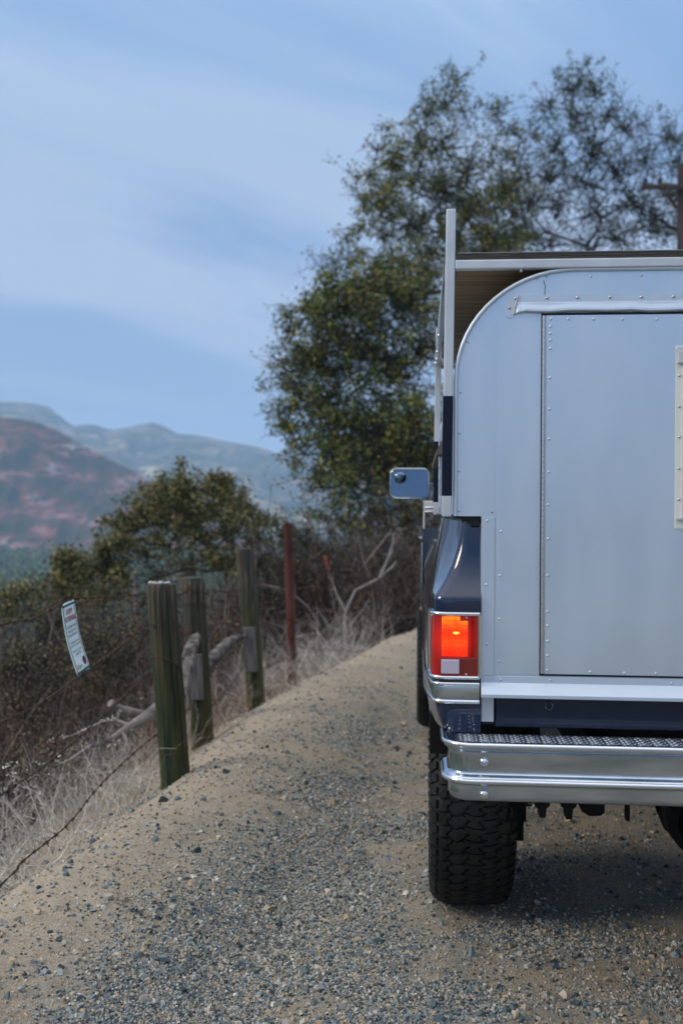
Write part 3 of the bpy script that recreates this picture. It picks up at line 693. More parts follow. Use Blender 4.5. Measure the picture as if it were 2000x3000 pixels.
# door
door = bpy.data.objects.new('door', None); COL.objects.link(door); door.parent = camper
DR = 1.16
m = MB(); m.box(.2475, DR+.004, -.0012, .002, 1.109, 2.167); m.build('door_gap', M_gap, camper)
def sheet(u0, u1, w0, w1, y, amp, seed, name, parent, keep=None):
    nu, nw = 36, 44; rows = []
    for j in range(nw+1):
        row = []
        for i in range(nu+1):
            u = u0+(u1-u0)*i/nu; w = w0+(w1-w0)*j/nw; e = min(1, min(i, nu-i)/3, min(j, nw-j)/3)
            row.append((u, y - amp*e*(.5+noise.noise(Vector((u*3.3, w*2.6, seed)))+.35*noise.noise(Vector((u*9, w*7, seed+4)))), w))
        rows.append(row)
    return MB().grid(rows).build(name, M_silver, parent, recalc=False)
m = MB(); m.box(.2615, DR, -.0064, .0, 1.1155, 2.1585); dp = m.build('door_panel', M_silver, door, bevel=.0012)
sheet(.2625, DR-.001, 1.1165, 2.1575, -.0068, .0011, 2.2, 'door_skin', door)
sheet(.1185, .2465, 1.112, 2.150, -.0012, .0012, 7.7, 'wall_skin', camper)
# piano hinge: knuckles one by one
kn = MB(); kn.lathe([(0,.0001),(0,.0042),(.0152,.0042),(.0152,.0001)], (0,0,0), 'z', 12, smooth=False); k0 = None
for i in range(66):
    w = 1.117+i*.01578
    if k0 is None: k0 = kn.build('hinge_knuckle', M_alu, door); k0.location = (.2545,-.005,w)
    else: share(k0, 'hinge_knuckle', door, (.2545,-.005,w))
m = MB(); m.box(.2565,.262,-.0035,-.0015,1.116,2.158); m.build('hinge_leaf', M_alu, door)
# apron below the door
m = MB(); m.prism([(0.0,1.1065),(-.003,1.1065),(-.004,1.087),(-.034,1.060),(-.036,1.058),(-.036,1.048),(.0,1.048)], .079, mir(.079), 'x'); apr = m.build('sloping_apron', M_silver_b, camper, bevel=.001)
m = MB(); m.prism([(.0795,1.0575),(.0795,1.105),(.100,1.105),(.135,1.094)], -.037,-.003); 
# window in the door
win = bpy.data.objects.new('window', None); COL.objects.link(win); win.parent = camper
w0, w1, a0, a1 = 1.541, 2.067, .6285, 1.06
m = MB(); m.box(a0, a0+.024, -.0105, -.0072, w0, w1); m.box(a1-.024, a1, -.0105, -.0072, w0, w1); m.box(a0+.024, a1-.024, -.0105, -.0072, w0, w0+.02); m.box(a0+.024, a1-.024, -.0105, -.0072, w1-.02, w1)
m.build('frame', M_cream, win, bevel=.0006)
m = MB(); m.box(a0+.003, a1-.003, -.026, -.0106, w1-.052, w1-.016); m.box(a0+.001, a1-.001, -.018, -.0106, w1-.017, w1-.004); m.build('drip_cap', M_rack, win, bevel=.002)
m = MB(); m.box(a0+.004, a1-.004, -.022, -.0106, w0+.024, w0+.031); m.build('sill_channel', M_alu, win, bevel=.0006)
m = MB()
for off in (.0175, .0245): m.box(a0+off, a0+off+.0022, -.0165, -.0106, w0+.031, w1-.052); m.box(a1-off-.0022, a1-off, -.0165, -.0106, w0+.031, w1-.052)
m.build('guide_rail', M_cream, win)
m = MB(); m.box(a0+.027, a1-.027, -.009, -.0074, w0+.02, w1-.05); m.build('pane', M_glass, win)
for w in (1.981,1.892,1.805,1.714,1.625):
    for u in (a0+.0105, a1-.0105): MB().dome((u,-.0105,w), .0045, .0035, n=12).build('screw', M_steel, win)
# rivets and screws
rv = MB(); rv.lathe([(0,.0044),(-.0006,.0044),(-.0011,.0036),(-.0010,.0022),(-.0022,.0016),(-.0025,.0005)], (0,0,0), 'y', 12); rproto = None
def rivet(u, v, w, parent):
    global rproto
    if rproto is None: rproto = rv.build('rivet', M_silver_b, parent, kind='thing'); del rproto['kind']; rproto.location = (u, v, w)
    else: share(rproto, 'rivet', parent, (u, v, w))
edge = [(0.115,2.202),(0.036,2.084),(0.015,1.937),(0.012,1.817),(0.012,1.706),(0.013,1.589),(0.235,2.267),(0.262,2.274),(0.389,2.272),(0.532,2.273),(.68,2.273)]
for u, w in edge:
    rivet(u, 0, w, shell); rivet(mir(u), 0, w, shell)
for u, w in [(0.135,1.529),(0.133,1.4),(0.132,1.273),(0.131,1.149)]: rivet(u, -.0019, w, lowb); rivet(mir(u), 0, w, lowb)
rivet(.202, 0, 1.583, shell)
for u, w in [(0.095,1.56),(0.094,1.373),(0.096,1.199)]: rivet(u, -.0035, w, lowb); rivet(mir(u), -.0035, w, lowb)
for u, w in [(0.137,1.096),(0.279,1.097),(0.624,1.095),(.98,1.096),(1.4,1.096)]: rivet(u, -.0035, w, apr)
for u in [0.173,0.263,0.35,0.443,0.532,0.622,.715,.81,.9,.99,1.08,1.17,1.26,1.35,1.44,1.53,1.62]:
    MB().dome((u,-.0043,2.2095), .0048, .004, n=12).build('screw', M_steel, gut)
MB().dome((.155,-.0032,2.182), .0045, .004, n=12).build('screw', M_steel, gut)
dr = [(0.275,2.148),(0.324,2.147),(0.396,2.146),(0.477,2.145),(0.575,2.144),(.68,2.145),(.79,2.145),(0.273,2.126),(0.273,2.106),(0.273,2.086),(0.273,2.062),(0.272,1.977),(0.272,1.886),(0.271,1.799),(0.271,1.703),(0.270,1.608),(0.270,1.509),(0.270,1.402),(0.27,1.298),(0.27,1.256),(0.27,1.211),(0.27,1.169),(0.27,1.127),(0.392,1.124),(0.49,1.123),(0.579,1.123),(.7,1.123)]
for u, w in dr: rivet(u, -.0072, w, dp)
m = MB(); m.lathe([(-.0004,.0022),(.0001,.0001)], (.109,-.0003,1.584), 'y', 10); m.build('small_hole', M_gap, camper)

# roof rack: posts, rails, plywood deck
rack = bpy.data.objects.new('roof_rack', None); COL.objects.link(rack); rack.parent = camper
def post(v0, X=CL, top=2.472):
    s = sorted((X(-.031), X(-.0035))); n = 14
    m = MB(); rows = []
    for (w, d) in ((1.571,-.006),(1.7,-.0055),(2.0,-.003),(2.3,0),(top,.0015)):
        dd = d if X is CL else -d
        rows.append([(s[0]+dd, v0, w),(s[1]+dd, v0, w),(s[1]+dd, v0+.028, w),(s[0]+dd, v0+.028, w)])
    m.grid(rows, smooth=False, close=True); m.add(rows[0], [(3,2,1,0)]); m.add(rows[-1], [(0,1,2,3)])
    m.build('post', M_rack, rack, bevel=.003, weld=True)
    m = MB(); rows = []
    for (w, d) in ((1.632,-.0058),(1.78,-.005),(1.925,-.0037)):
        dd = d if X is CL else -d
        rows.append([(s[0]+dd-.0012, v0-.0012, w),(s[1]+dd+.0012, v0-.0012, w),(s[1]+dd+.0012, v0+.0292, w),(s[0]+dd-.0012, v0+.0292, w)])
    m.grid(rows, smooth=False, close=True); m.add(rows[0], [(3,2,1,0)]); m.add(rows[-1], [(0,1,2,3)])
    m.build('navy_sleeve', M_bluet, rack, bevel=.002, weld=True)
for v0 in (-.012, 1.87):
    post(v0); post(v0, mir)
for v0 in (-.012, 1.87): MB().box(-.003, mir(-.003), v0, v0+.028, 2.2945, 2.3225).build('cross_rail', M_rack, rack, bevel=.004)
for X in (CL, mir):
    s = sorted((X(-.031), X(-.012))); MB().box(s[0], s[1], .017, 1.869, 2.296, 2.322).build('side_rail', M_rack, rack, bevel=.003)
m = MB()
e0, e1 = .003, mir(.003)
# deck: five plies of the sheet edge proud by turns, two sheets with boards seen from below
for i in range(5):
    z0 = 2.3235+i*.0037; j = .0012*(i % 2)
    MB().box(e0+j, e1-j, -.010+j, 2.2, z0, z0+.0034).build('ply', M_ply_edge, rack)
MB().box(e0, e1, -.009, 2.2, 2.3422, 2.3436).build('deck_top', M_ply_top, rack)
vb = .0
bs = [.018,.31,.62,.9295,1.22,1.54,1.869,2.2]
for i in range(len(bs)-1):
    MB().box(e0+.004, e1-.004, bs[i]+.0015, bs[i+1]-.0015, 2.3195, 2.3232).build('board', M_wood_ply, rack)
MB().dome((0,0,0), .0075, .008).v
m = MB(); m.lathe([(0,.0095),(-.0015,.0095),(-.0015,.0065),(-.008,.0065),(-.008,.0001)], (.188,.0,2.2943), 'z', 6, smooth=False); m.build('deck_bolt', M_steel, rack)
# side awning window flap, pole and latch clips beside the post
sw = bpy.data.objects.new('side_window', None); COL.objects.link(sw); sw.parent = camper
m = MB(); m.box(-.006, -.0002, .35, 1.55, 1.66, 2.02); m.build('frame', M_alu, sw, bevel=.001)
m = MB(); m.prism([(-.010,1.86),(-.045,1.795),(-.050,1.788),(-.048,1.776),(-.030,1.778),(-.008,1.83)], .40, 1.5, 'y'); m.build('rolled_flap', mat('grey_canvas', (.10,.09,.08), .85, bump=.3), sw)
m = MB(); m.tube([(-.035,.5,1.60),(-.035,.5,1.83)], .004, 8); m.tube([(-.03,.5,1.60),(-.03,.5,1.64)], .007, 8); m.build('stay_rod', M_alu, sw)
# brace strap from deck side with small bolts
m = MB(); m.prism([(.02,2.318),(1.85,2.318),(1.85,2.27),(1.2,2.20),(.9,2.19),(.5,2.25)], -.036, -.033, 'x'); m.build('side_strap', M_alu, rack)
for v, w in ((.75,2.235),(1.0,2.215),(1.25,2.225),(1.5,2.245)): MB().dome((-.036, v, w), .008, .006, '-x', 8).build('strap_bolt', M_steel, rack)
# tie down bracket in front of the rear post foot
m = MB(); m.box(-.085,-.035,2.05,2.20,1.58,1.64); m.box(-.085,-.075,2.05,2.20,1.50,1.64); m.build('tie_down_bracket', M_white, camper, bevel=.004)
m = MB(); m.tube([(-.08,2.0,1.585),(-.03,2.0,1.585)], .006, 8); m.tube([(-.08,2.0,1.605),(-.03,2.0,1.605)], .006, 8); m.build('turnbuckle', M_chrome, camper)
m = MB(); m.prism([(.0,1.572),(.012,1.572),(.05,1.545),(.075,1.545),(.078,1.555),(.078,1.5715)], .02, .08, 'y'); m.box(.0,.078,.06,2.3,1.5665,1.5722); m.build('rubber_seal', M_gap, camper)

# ------------------------------------------------------------------ fence
fence = thing('barbed_wire_fence', 'barbed wire fence on round green-stained wooden posts along the berm', 'fence', (-1.0, 5.6, 0))
FO = Vector((-1.0, 5.6, 0))
def wood_post_mat():
    m = bpy.data.materials.new('weathered_green_post'); m.use_nodes = True; nt = m.node_tree; b = nt.nodes['Principled BSDF']; N = nt.nodes.new; Lk = nt.links.new
    b.inputs['Roughness'].default_value = .85; b.inputs['Specular IOR Level'].default_value = .2
    t = N('ShaderNodeTexCoord'); mp = N('ShaderNodeMapping'); Lk(t.outputs['Object'], mp.inputs[0]); mp.inputs['Scale'].default_value = (14,14,.9)
    n = N('ShaderNodeTexNoise'); n.inputs['Scale'].default_value = 2.0; n.inputs['Detail'].default_value = 8; Lk(mp.outputs[0], n.inputs['Vector'])
    c = rmp2(nt, n.outputs[0], [(.28,(.008,.018,.016)),(.42,(.022,.036,.020)),(.55,(.055,.055,.020)),(.68,(.075,.065,.032)),(.8,(.14,.12,.085))])
    s = N('ShaderNodeSeparateXYZ'); Lk(t.outputs['Object'], s.inputs[0])
    mr = N('ShaderNodeMapRange'); Lk(s.outputs[2], mr.inputs[0]); mr.inputs[1].default_value = .62; mr.inputs[2].default_value = 1.15
    n3 = N('ShaderNodeTexNoise'); n3.inputs['Scale'].default_value = 4; Lk(mp.outputs[0], n3.inputs['Vector'])
    g = rmp2(nt, n3.outputs[0], [(.3,(.035,.035,.035)),(.6,(.085,.075,.065)),(.75,(.28,.20,.12))])
    mu = N('ShaderNodeMath'); mu.operation = 'MULTIPLY'; Lk(mr.outputs[0], mu.inputs[0]); mu.inputs[1].default_value = .75
    x = N('ShaderNodeMixRGB'); Lk(mu.outputs[0], x.inputs[0]); Lk(c, x.inputs[1]); Lk(g, x.inputs[2]); Lk(x.outputs[0], b.inputs['Base Color'])
    bp = N('ShaderNodeBump'); bp.inputs['Strength'].default_value = .7; bp.inputs['Distance'].default_value = .006; Lk(n.outputs[0], bp.inputs['Height']); Lk(bp.outputs[0], b.inputs['Normal'])
    return m
M_post = wood_post_mat(); M_crack = mat('wood_crack', (.008,.009,.008), .9)
M_rust = mat('rusty_steel', (.055,.018,.014), .85, spec=.2, col2=(.125,.045,.034), noise_scale=9, bump=.4, bump_scale=50, stretch=(1,1,.4))
M_wire = mat('rusty_wire', (.05,.028,.018), .7, .5, col2=(.12,.07,.045), noise_scale=30)
M_dead = mat('dead_wood', (.07,.058,.052), .9, col2=(.27,.24,.22), noise_scale=7, bump=.8, bump_scale=25, stretch=(1,.5,1))
M_board = mat('grey_board', (.055,.052,.058), .85, col2=(.15,.14,.14), noise_scale=6, stretch=(14,14,1), bump=.4, bump_scale=20)
def fence_post(base, top, r, label, cracks):
    base = Vector(base); top = Vector(top); loc = base-FO; ax = top-base; n = 20; m = MB(); rows = []
    zs = [-.35, 0, .15, .3, .5, .7, .85, .985, 1.0]
    for z in zs:
        row = []
        for k in range(n):
            a = 2*math.pi*k/n; rr = r*(1+.035*math.sin(3*a+z*2)+.02*math.sin(7*a+base.x*9)+.012*math.sin(11*a+z*6))
            if z > .99: rr *= .965
            p = ax*z + Vector((math.cos(a)*rr, math.sin(a)*rr, 0)); row.append(p)
        rows.append(row)
    m.grid(rows, close=True); m.add(rows[-1], [tuple(range(n))])
    p = m.build('fence_post', M_post, fence, label=label); p.location = loc
    for (a, z0, z1, wd) in cracks:
        a = R(a); c = MB(); Lp = []; Rp = []
        for k in range(9):
            t = z0+(z1-z0)*k/8; w = wd*math.sin(math.pi*min(1, max(.05, k/8)))*(.6+.4*random.random()) + .0004; aa = a+.03*math.sin(t*9)
            o = Vector((math.cos(aa), math.sin(aa), 0)); tg = Vector((-math.sin(aa), math.cos(aa), 0)); q = ax*t + o*(r*1.045)
            Lp.append(q-tg*w); Rp.append(q+tg*w)
        inn = [x-Vector((math.cos(a), math.sin(a), 0))*.012 for x in [(l+rr_)/2 for l, rr_ in zip(Lp, Rp)]]
        c.grid([Lp, Rp], smooth=False); c.grid([Rp, inn], smooth=False); c.grid([inn, Lp], smooth=False); c.build('crack', M_crack, p, recalc=False)
    return p
B1, T1 = W(515,2305,5.6), W(471,1712,5.6); B2, T2 = W(594,2195,7.1), W(562,1692,7.1); B3, T3 = W(752,2085,8.6), W(716,1608,8.6)
P1 = fence_post(B1, T1, .083, 'near green-brown post with pebbles on its top and a deep crack', [(-110,.02,.97,.0028),(-62,.3,.98,.004),(-88,.55,.99,.0022),(-40,.1,.6,.002)])
P2 = fence_post(B2, T2, .083, 'middle green post wrapped in rusty wire turns with a board nailed low', [(-95,.1,.9,.002),(-60,.4,.95,.002)])
P3 = fence_post(B3, T3, .079, 'tall farther green post with a grey board nailed half way up', [(-80,-.02,.4,.006),(-110,.5,.98,.003)])
def on_post(Bp, Tp, f): return Bp + (Tp-Bp)*f
def ring(Bp, Tp, f, r, parent, tilt=(0, 0), turns=1, rad=.0022, seed=0):
    c = on_post(Bp, Tp, f)-Bp; pts = []
    for k in range(24*turns+1):
        a = 2*math.pi*k/24; pts.append(c + Vector((math.cos(a)*r, math.sin(a)*r, tilt[0]*math.cos(a)+tilt[1]*math.sin(a)+.004*k/24+.003*math.sin(a*3+seed))))
    o = MB().tube(pts, rad, 5).build('wire_wrap', M_wire, parent); return o
ring(B1, T1, .60, .0885, P1, (-.03, -.045), 2, .0024); ring(B1, T1, .18, .0875, P1, (.0, .01), 1, .0014)
for f, t in ((.93,.0),(.91,.01),(.85,.012),(.84,.0),(.69,.008),(.60,.01),(.32,.018),(.24,.02),(.22,.02),(.42,.03)): ring(B2, T2, f, .088, P2, (t, -.005), 1, .0024, seed=f*9)
def nailed(Pp, Bp, c0, c1, r, wd, label=None):
    m = MB(); a = Vector(c0)-Bp; b = Vector(c1)-Bp
    d = .02; x = wd/2
    m.add([a+Vector((-x,-d,0)),a+Vector((x,-d,.003)),a+Vector((x,d,0)),a+Vector((-x,d,0)),b+Vector((-x,-d,-.004)),b+Vector((x,-d,0)),b+Vector((x,d,0)),b+Vector((-x,d,0))], [(0,3,2,1),(4,5,6,7),(0,1,5,4),(1,2,6,5),(2,3,7,6),(3,0,4,7)])
    o = m.build('nailed_board', M_board, Pp, bevel=.002)
    return o
nailed(P2, B2, W(577,2050,7.0), W(570,1917,7.0), .08, .095); nailed(P3, B3, W(737,1968,8.5), W(729,1838,8.5), .08, .105)
# staples / rust streaks
for (Pp, Bp, Tp, f, a, r) in ((P1,B1,T1,.985,-62,.084),(P1,B1,T1,.80,-120,.086),(P1,B1,T1,.84,-45,.086),(P2,B2,T2,.95,-100,.086)):
    c = on_post(Bp, Tp, f)-Bp; o = Vector((math.cos(R(a))*r, math.sin(R(a))*r, 0))
    MB().box(-.005,.005,-.006,.004,-.012,.012).build('staple', M_rust, Pp, bevel=.002).location = c+o
# barbed wire strands
def strand(pts, seg=.06, rad=.0019, barb=.11, name='barbed_wire', lab=None):
    P = [Vector(p)-FO for p in pts]; path = []
    for i in range(len(P)-1):
        n = max(3, int((P[i+1]-P[i]).length/seg))
        for k in range(n+(i == len(P)-2)):
            t = k/n
            # catmull-rom
            p0 = P[max(i-1, 0)]; p1 = P[i]; p2 = P[i+1]; p3 = P[min(i+2, len(P)-1)]
            path.append(.5*((2*p1)+(p2-p0)*t+(2*p0-5*p1+4*p2-p3)*t*t+(3*p1-p0-3*p2+p3)*t**3))
    m = MB(); fine = []
    for i in range(len(path)-1):
        for k in range(4): fine.append(path[i].lerp(path[i+1], k/4))
    fine.append(path[-1]); d = (path[-1]-path[0]).normalized(); a = d.orthogonal().normalized(); b = d.cross(a)
    for ph in (0, math.pi):
        m.tube([p + (a*math.cos(i*1.05+ph)+b*math.sin(i*1.05+ph))*.0024 for i, p in enumerate(fine)], .0021, 4, smooth=True)
    L = 0; nxt = .05
    for i in range(1, len(fine)):
        L += (fine[i]-fine[i-1]).length
        if L > nxt:
            nxt += barb; c = fine[i]
            m.tube([c+(a*math.cos(q*1.3)+b*math.sin(q*1.3))*.0056+d*(q-3)*.0026 for q in range(7)], .0018, 4)
            for s in range(4):
                w = random.uniform(0, 6.28); o = (a*math.cos(w)+b*math.sin(w)); m.tube([c+d*(s-2)*.003, c+d*(s-2)*.005+o*.021], [.0018,.0006], 4)
    return m.build(name, M_wire, fence)
E0 = lambda py, Y=3.47: W(0, py, Y)
def ext(p, Y):   # carry a strand on out of frame along the fence line
    return Vector((p.x-.09*(p.y-Y), Y, p.z))
S_TL, S_TR, S_BL, S_BR = W(180,1772,4.05), W(218,1755,4.20), W(230,1985,4.10), W(266,1958,4.25)
off = Vector((-.004,.0,0))
w1e = W(0,1832,3.5); w2e = W(0,2120,3.5); w3e = W(0,2332,3.5); w4e = W(0,2596,3.5)
strand([ext(w1e,1.8), w1e, W(90,1815,3.75), S_TL+off, S_TR+off, W(340,1748,4.9), W(430,1740,5.52)])
strand([ext(w2e,1.8), w2e, W(120,2060,3.8), S_BL+off, S_BR+off, W(350,1895,4.9), W(436,1826,5.52)])
strand([ext(w3e,1.8), w3e, W(170,2213,4.0), W(339,2062,4.8), W(440,1968,5.52)])
strand([ext(w4e,1.8), w4e, W(60,2530,3.6), W(200,2415,4.1), W(291,2304,4.6), W(400,2200,5.2), W(462,2150,5.52)])
for f1, f2, sag in ((.95,.93,.02),(.80,.69,.05),(.6,.6,.02),(.35,.3,.03)):
    a, b = on_post(B1,T1,f1), on_post(B2,T2,f2); strand([a+Vector((.05,.07,0)), (a+b)/2-Vector((0,0,sag)), b+Vector((-.02,-.08,0))])
for f1, f2, sag in ((.93,.75,.02),(.69,.62,.01),(.42,.45,.02),(.23,.3,.03)):
    a, b = on_post(B2,T2,f1), on_post(B3,T3,f2); strand([a+Vector((.06,.06,0)), (a+b)/2-Vector((0,0,sag)), b+Vector((-.06,-.06,0))])
B4, T4 = W(855,2015,10), W(843,1532,10)
for f1, f2 in ((.8,.6),(.5,.42),(.25,.2)):
    a, b = on_post(B3,T3,f1), on_post(B4,T4,f2); strand([a+Vector((.06,.06,0)), (a+b)/2-Vector((0,0,.02)), b])
for f1 in (.75, .5, .25):
    a = on_post(B4,T4,f1); strand([a, a+Vector((1.0,1.6,-.25)), a+Vector((2.2,4.2,-.2))])
# brace logs
def log(pts, rads, name, label, parent=None, m_=None, n=13):
    P = [Vector(p) for p in pts]; rows = []; d0 = (P[-1]-P[0]).normalized(); a = d0.orthogonal().normalized(); b = d0.cross(a); N_ = len(P)-1
    split = [random.uniform(-.03, .05) for _ in range(n)]        # splintered end: each strip of wood ends at its own length
    prof = [1+.13*math.sin(3*k*2*math.pi/n+1)+random.uniform(-.07, .07) for k in range(n)]
    for i in range(N_*6+1):
        t = i/6; q = min(int(t), N_-1); f = t-q; c = P[q].lerp(P[q+1], f); r = rads[q]*(1-f)+rads[q+1]*f; e = max(0, (i-(N_*6-3))/3); s_ = max(0, (2-i)/2)
        rows.append([c + (a*math.cos(2*math.pi*k/n)+b*math.sin(2*math.pi*k/n))*r*prof[k]*(1+.10*noise.noise(c*4+Vector((k*.4,0,0)))) + d0*(split[k]*e - split[(k*5) % n]*s_) for k in range(n)])
    m = MB(); m.grid(rows, smooth=False, close=True)
    for rr_, sg in ((rows[-1], -1), (rows[0], 1)):
        c = sum(rr_, Vector())/n + d0*sg*.02; m.add(rr_+[c], [(k, (k+1) % n, n) for k in range(n)])
    o = m.build(name, m_ or M_log, parent)
    if label: o['label'] = label
    return o
M_log = mat('weathered_log', (.045,.039,.036), .95, spec=.1, col2=(.19,.172,.16), noise_scale=14, bump=.35, bump_scale=45, ramp_pos=(.36,.66))
lg = log([W(532,2030,6.15)-FO, W(548,1960,6.3)-FO, W(560,1905,6.5)-FO, W(574,1868,6.72)-FO, W(578,1860,6.78)-FO], [.038,.044,.042,.032,.012], 'brace_log', 'thick pale broken log between the near and middle posts', fence)
lg = log([W(590,1965,7.5)-FO, W(640,1915,7.8)-FO, W(672,1880,8.05)-FO, W(700,1868,8.3)-FO, W(714,1866,8.45)-FO], [.05,.047,.042,.030,.018], 'brace_log', 'knotty grey log reaching from the middle post to the tall post', fence)

# rusty pipe post, survey stake
m = MB(); m.tube([B4-Vector((0,0,.4)), B4, on_post(B4,T4,.5)+Vector((.006,0,0)), T4], [.05,.049,.047,.046], 14); tag(m.build('pipe_post', M_rust), 'tall rust-red steel pipe post beyond the wooden fence posts', 'post')
stk = thing('survey_stake', 'thin leaning stake with orange tip among the dark brush', 'stake', W(985,1800,12.5))
o0 = Vector(stk.location); t0, t1, tb = W(951,1627,12.5)-o0, W(961,1668,12.5)-o0, W(990,1850,12.5)-o0
MB().tube([tb, t1], [.014,.014], 6).build('shaft', M_dead, stk); MB().tube([t1, t0], [.024,.022], 6).build('painted_tip', mat('orange_paint', (.30,.09,.06), .8), stk)

# pebbles on the near post
M_peb = mat('pale_pebble', (.34,.33,.31), .7, col2=(.5,.48,.44), noise_scale=30)
M_pebg = mat('green_grey_pebble', (.22,.27,.27), .7, col2=(.33,.38,.38), noise_scale=30)
pm = []
for mm in (M_peb, M_pebg):
    m = MB(); m.lathe([(-.6,.05),(-.5,.55),(-.15,.9),(.15,.95),(.45,.7),(.6,.1)], (0,0,0), 'z', 10); pm.append(m)
PEB = [(-.052,-.02,.019,0,'largest cream pebble at the left rim of the near post top'),(-.028,-.045,.014,1,'small grey-green pebble second from the left on the near post top'),(-.006,-.05,.015,1,'grey-green pebble at the middle front of the near post top'),
 (.014,-.055,.018,1,'largest bluish grey pebble at the front of the near post top'),(.034,-.045,.016,0,'pale pebble right of the bluish one on the near post top'),(.052,-.03,.013,0,'smallest cream pebble at the right rim of the near post top'),
 (.0,.0,.018,0,'pale pebble at the centre of the near post top'),(-.035,.01,.015,0,'cream pebble behind the left front ones on the near post top'),(.04,.0,.016,0,'cream pebble behind the right front ones on the near post top')]
for i, (dx, dyy, s, k, lb) in enumerate(PEB):
    o = pm[k].build('pebble', (M_peb, M_pebg)[k]); o.location = T1+Vector((dx, dyy, s*.5)); o.scale = (s, s*.8, s*.95); o.rotation_euler = (random.uniform(-.2,.2), random.uniform(-.2,.2), random.uniform(0,3))
    tag(o, lb, 'pebble', 'pebbles on the post top')

# ------------------------------------------------------------------ sign
sign = thing('no_trespassing_sign', 'white NO ENTRY NO TRESPASSING sign hung between two barbed wires', 'sign', S_BL)
M_sw = mat('sign_white', (.70,.84,.88), .5, col2=(.76,.89,.92), noise_scale=12); M_teal = mat('sign_teal', (.0,.13,.12), .5)
M_red = mat('sign_red', (.35,.015,.05), .5); M_ink = mat('sign_ink', (.02,.035,.09), .5); M_orange = mat('sign_orange', (.5,.12,.06), .5); M_cyan = mat('sign_cyan', (.0,.26,.30), .5)
def SP(s, t, lift=0.):   # s across 0..1, t up 0..1 ; slightly bowed sheet
    bl, br, tl, tr = S_BL, S_BR, S_TL, S_TR
    p = (bl*(1-s)+br*s)*(1-t)+(tl*(1-s)+tr*s)*t
    nrm = (br-bl).cross(tl-bl).normalized()
    p = p + nrm*(-.012*math.sin(math.pi*t) + lift); return p-S_BL
m = MB(); m.grid([[SP(i/4, j/12) for i in range(5)] for j in range(13)]); b_ = m.build('board', M_sw, sign, recalc=False); so = b_.modifiers.new('thick', 'SOLIDIFY'); so.thickness = .0025; so.offset = -1
def patch(s0, s1, t0, t1, mt, name, lift=.0008):
    m = MB(); m.grid([[SP(s0+(s1-s0)*i, t0+(t1-t0)*j/10, lift) for i in (0, .5, 1)] for j in range(11)]); return m.build(name, mt, sign, recalc=False)
patch(.0,1.,.945,.975, M_teal, 'top_band'); patch(.0,1.,.025,.055, M_teal, 'bottom_band'); patch(.05,.085,.055,.945, M_teal, 'border'); patch(.915,.945,.055,.945, M_teal, 'border'); 
def text(body, s0, s1, tc, th, mt, bold=False):
    cu = bpy.data.curves.new('lettering', 'FONT'); cu.body = body; cu.align_x = 'LEFT'; cu.resolution_u = 3
    if bold: cu.offset = .018
    tmp = bpy.data.objects.new('t', cu); COL.objects.link(tmp); dg = bpy.context.evaluated_depsgraph_get(); me = bpy.data.meshes.new_from_object(tmp.evaluated_get(dg))
    bpy.data.objects.remove(tmp); n = len(me.vertices); co = np.empty(n*3); me.vertices.foreach_get('co', co); co = co.reshape(-1,3)
    x0, x1 = co[:,0].min(), co[:,0].max(); out = []
    for x, y, _ in co: out.append(tuple(SP(s0+(s1-s0)*(x-x0)/(x1-x0), tc+(y-.35)*th, .0012)))
    for i, q in enumerate(out): me.vertices[i].co = q
    me.materials.clear(); me.materials.append(mt); o = bpy.data.objects.new('lettering', me); COL.objects.link(o); o.parent = sign
text('NO ENTRY', .26, .72, .872, .098, M_red, True); text('NO TRESPASSING', .12, .90, .775, .098, M_red, True)
text('Hunting, Weapons, Possession', .14, .86, .672, .056, M_ink); text('Smoking, Open Fires and', .2, .80, .612, .056, M_ink); text('Collecting Prohibited by Law', .14, .86, .555, .056, M_ink)
text('Violators Subject to Prosecution', .17, .83, .455, .048, M_ink); text('OCCO 3-3-46, 3-3-74 and CAC 4827.8', .12, .88, .408, .044, M_ink)
text('Information www.ocparks.com', .17, .83, .335, .048, M_ink); text('or (866) OC PARKS', .30, .72, .283, .05, M_ink)
text('OC', .13, .30, .115, .085, M_orange, True); text('parks', .30, .50, .115, .06, M_cyan, True)
m = MB(); m.add([SP(.76+.115*math.cos(R(a)), .155+.062*math.sin(R(a)), .0012) for a in range(0,360,15)], [tuple(range(24))]); m.build('emblem', M_ink, sign, recalc=False)
m = MB(); m.add([SP(.77+.07*math.cos(R(a)), .135+.028*math.sin(R(a)), .0018) for a in range(0,360,15)], [tuple(range(24))]); m.build('emblem', M_red, sign, recalc=False)
for s, t in ((.02,.985),(.97,.985),(.02,.015),(.98,.02)):
    c = SP(s, t); MB().tube([c+Vector((math.cos(q*1.05)*.004, .007*math.sin(q*1.05), .010*math.cos(q*1.05))) for q in range(7)], .0018, 5).build('wire_tie', M_rust, sign)

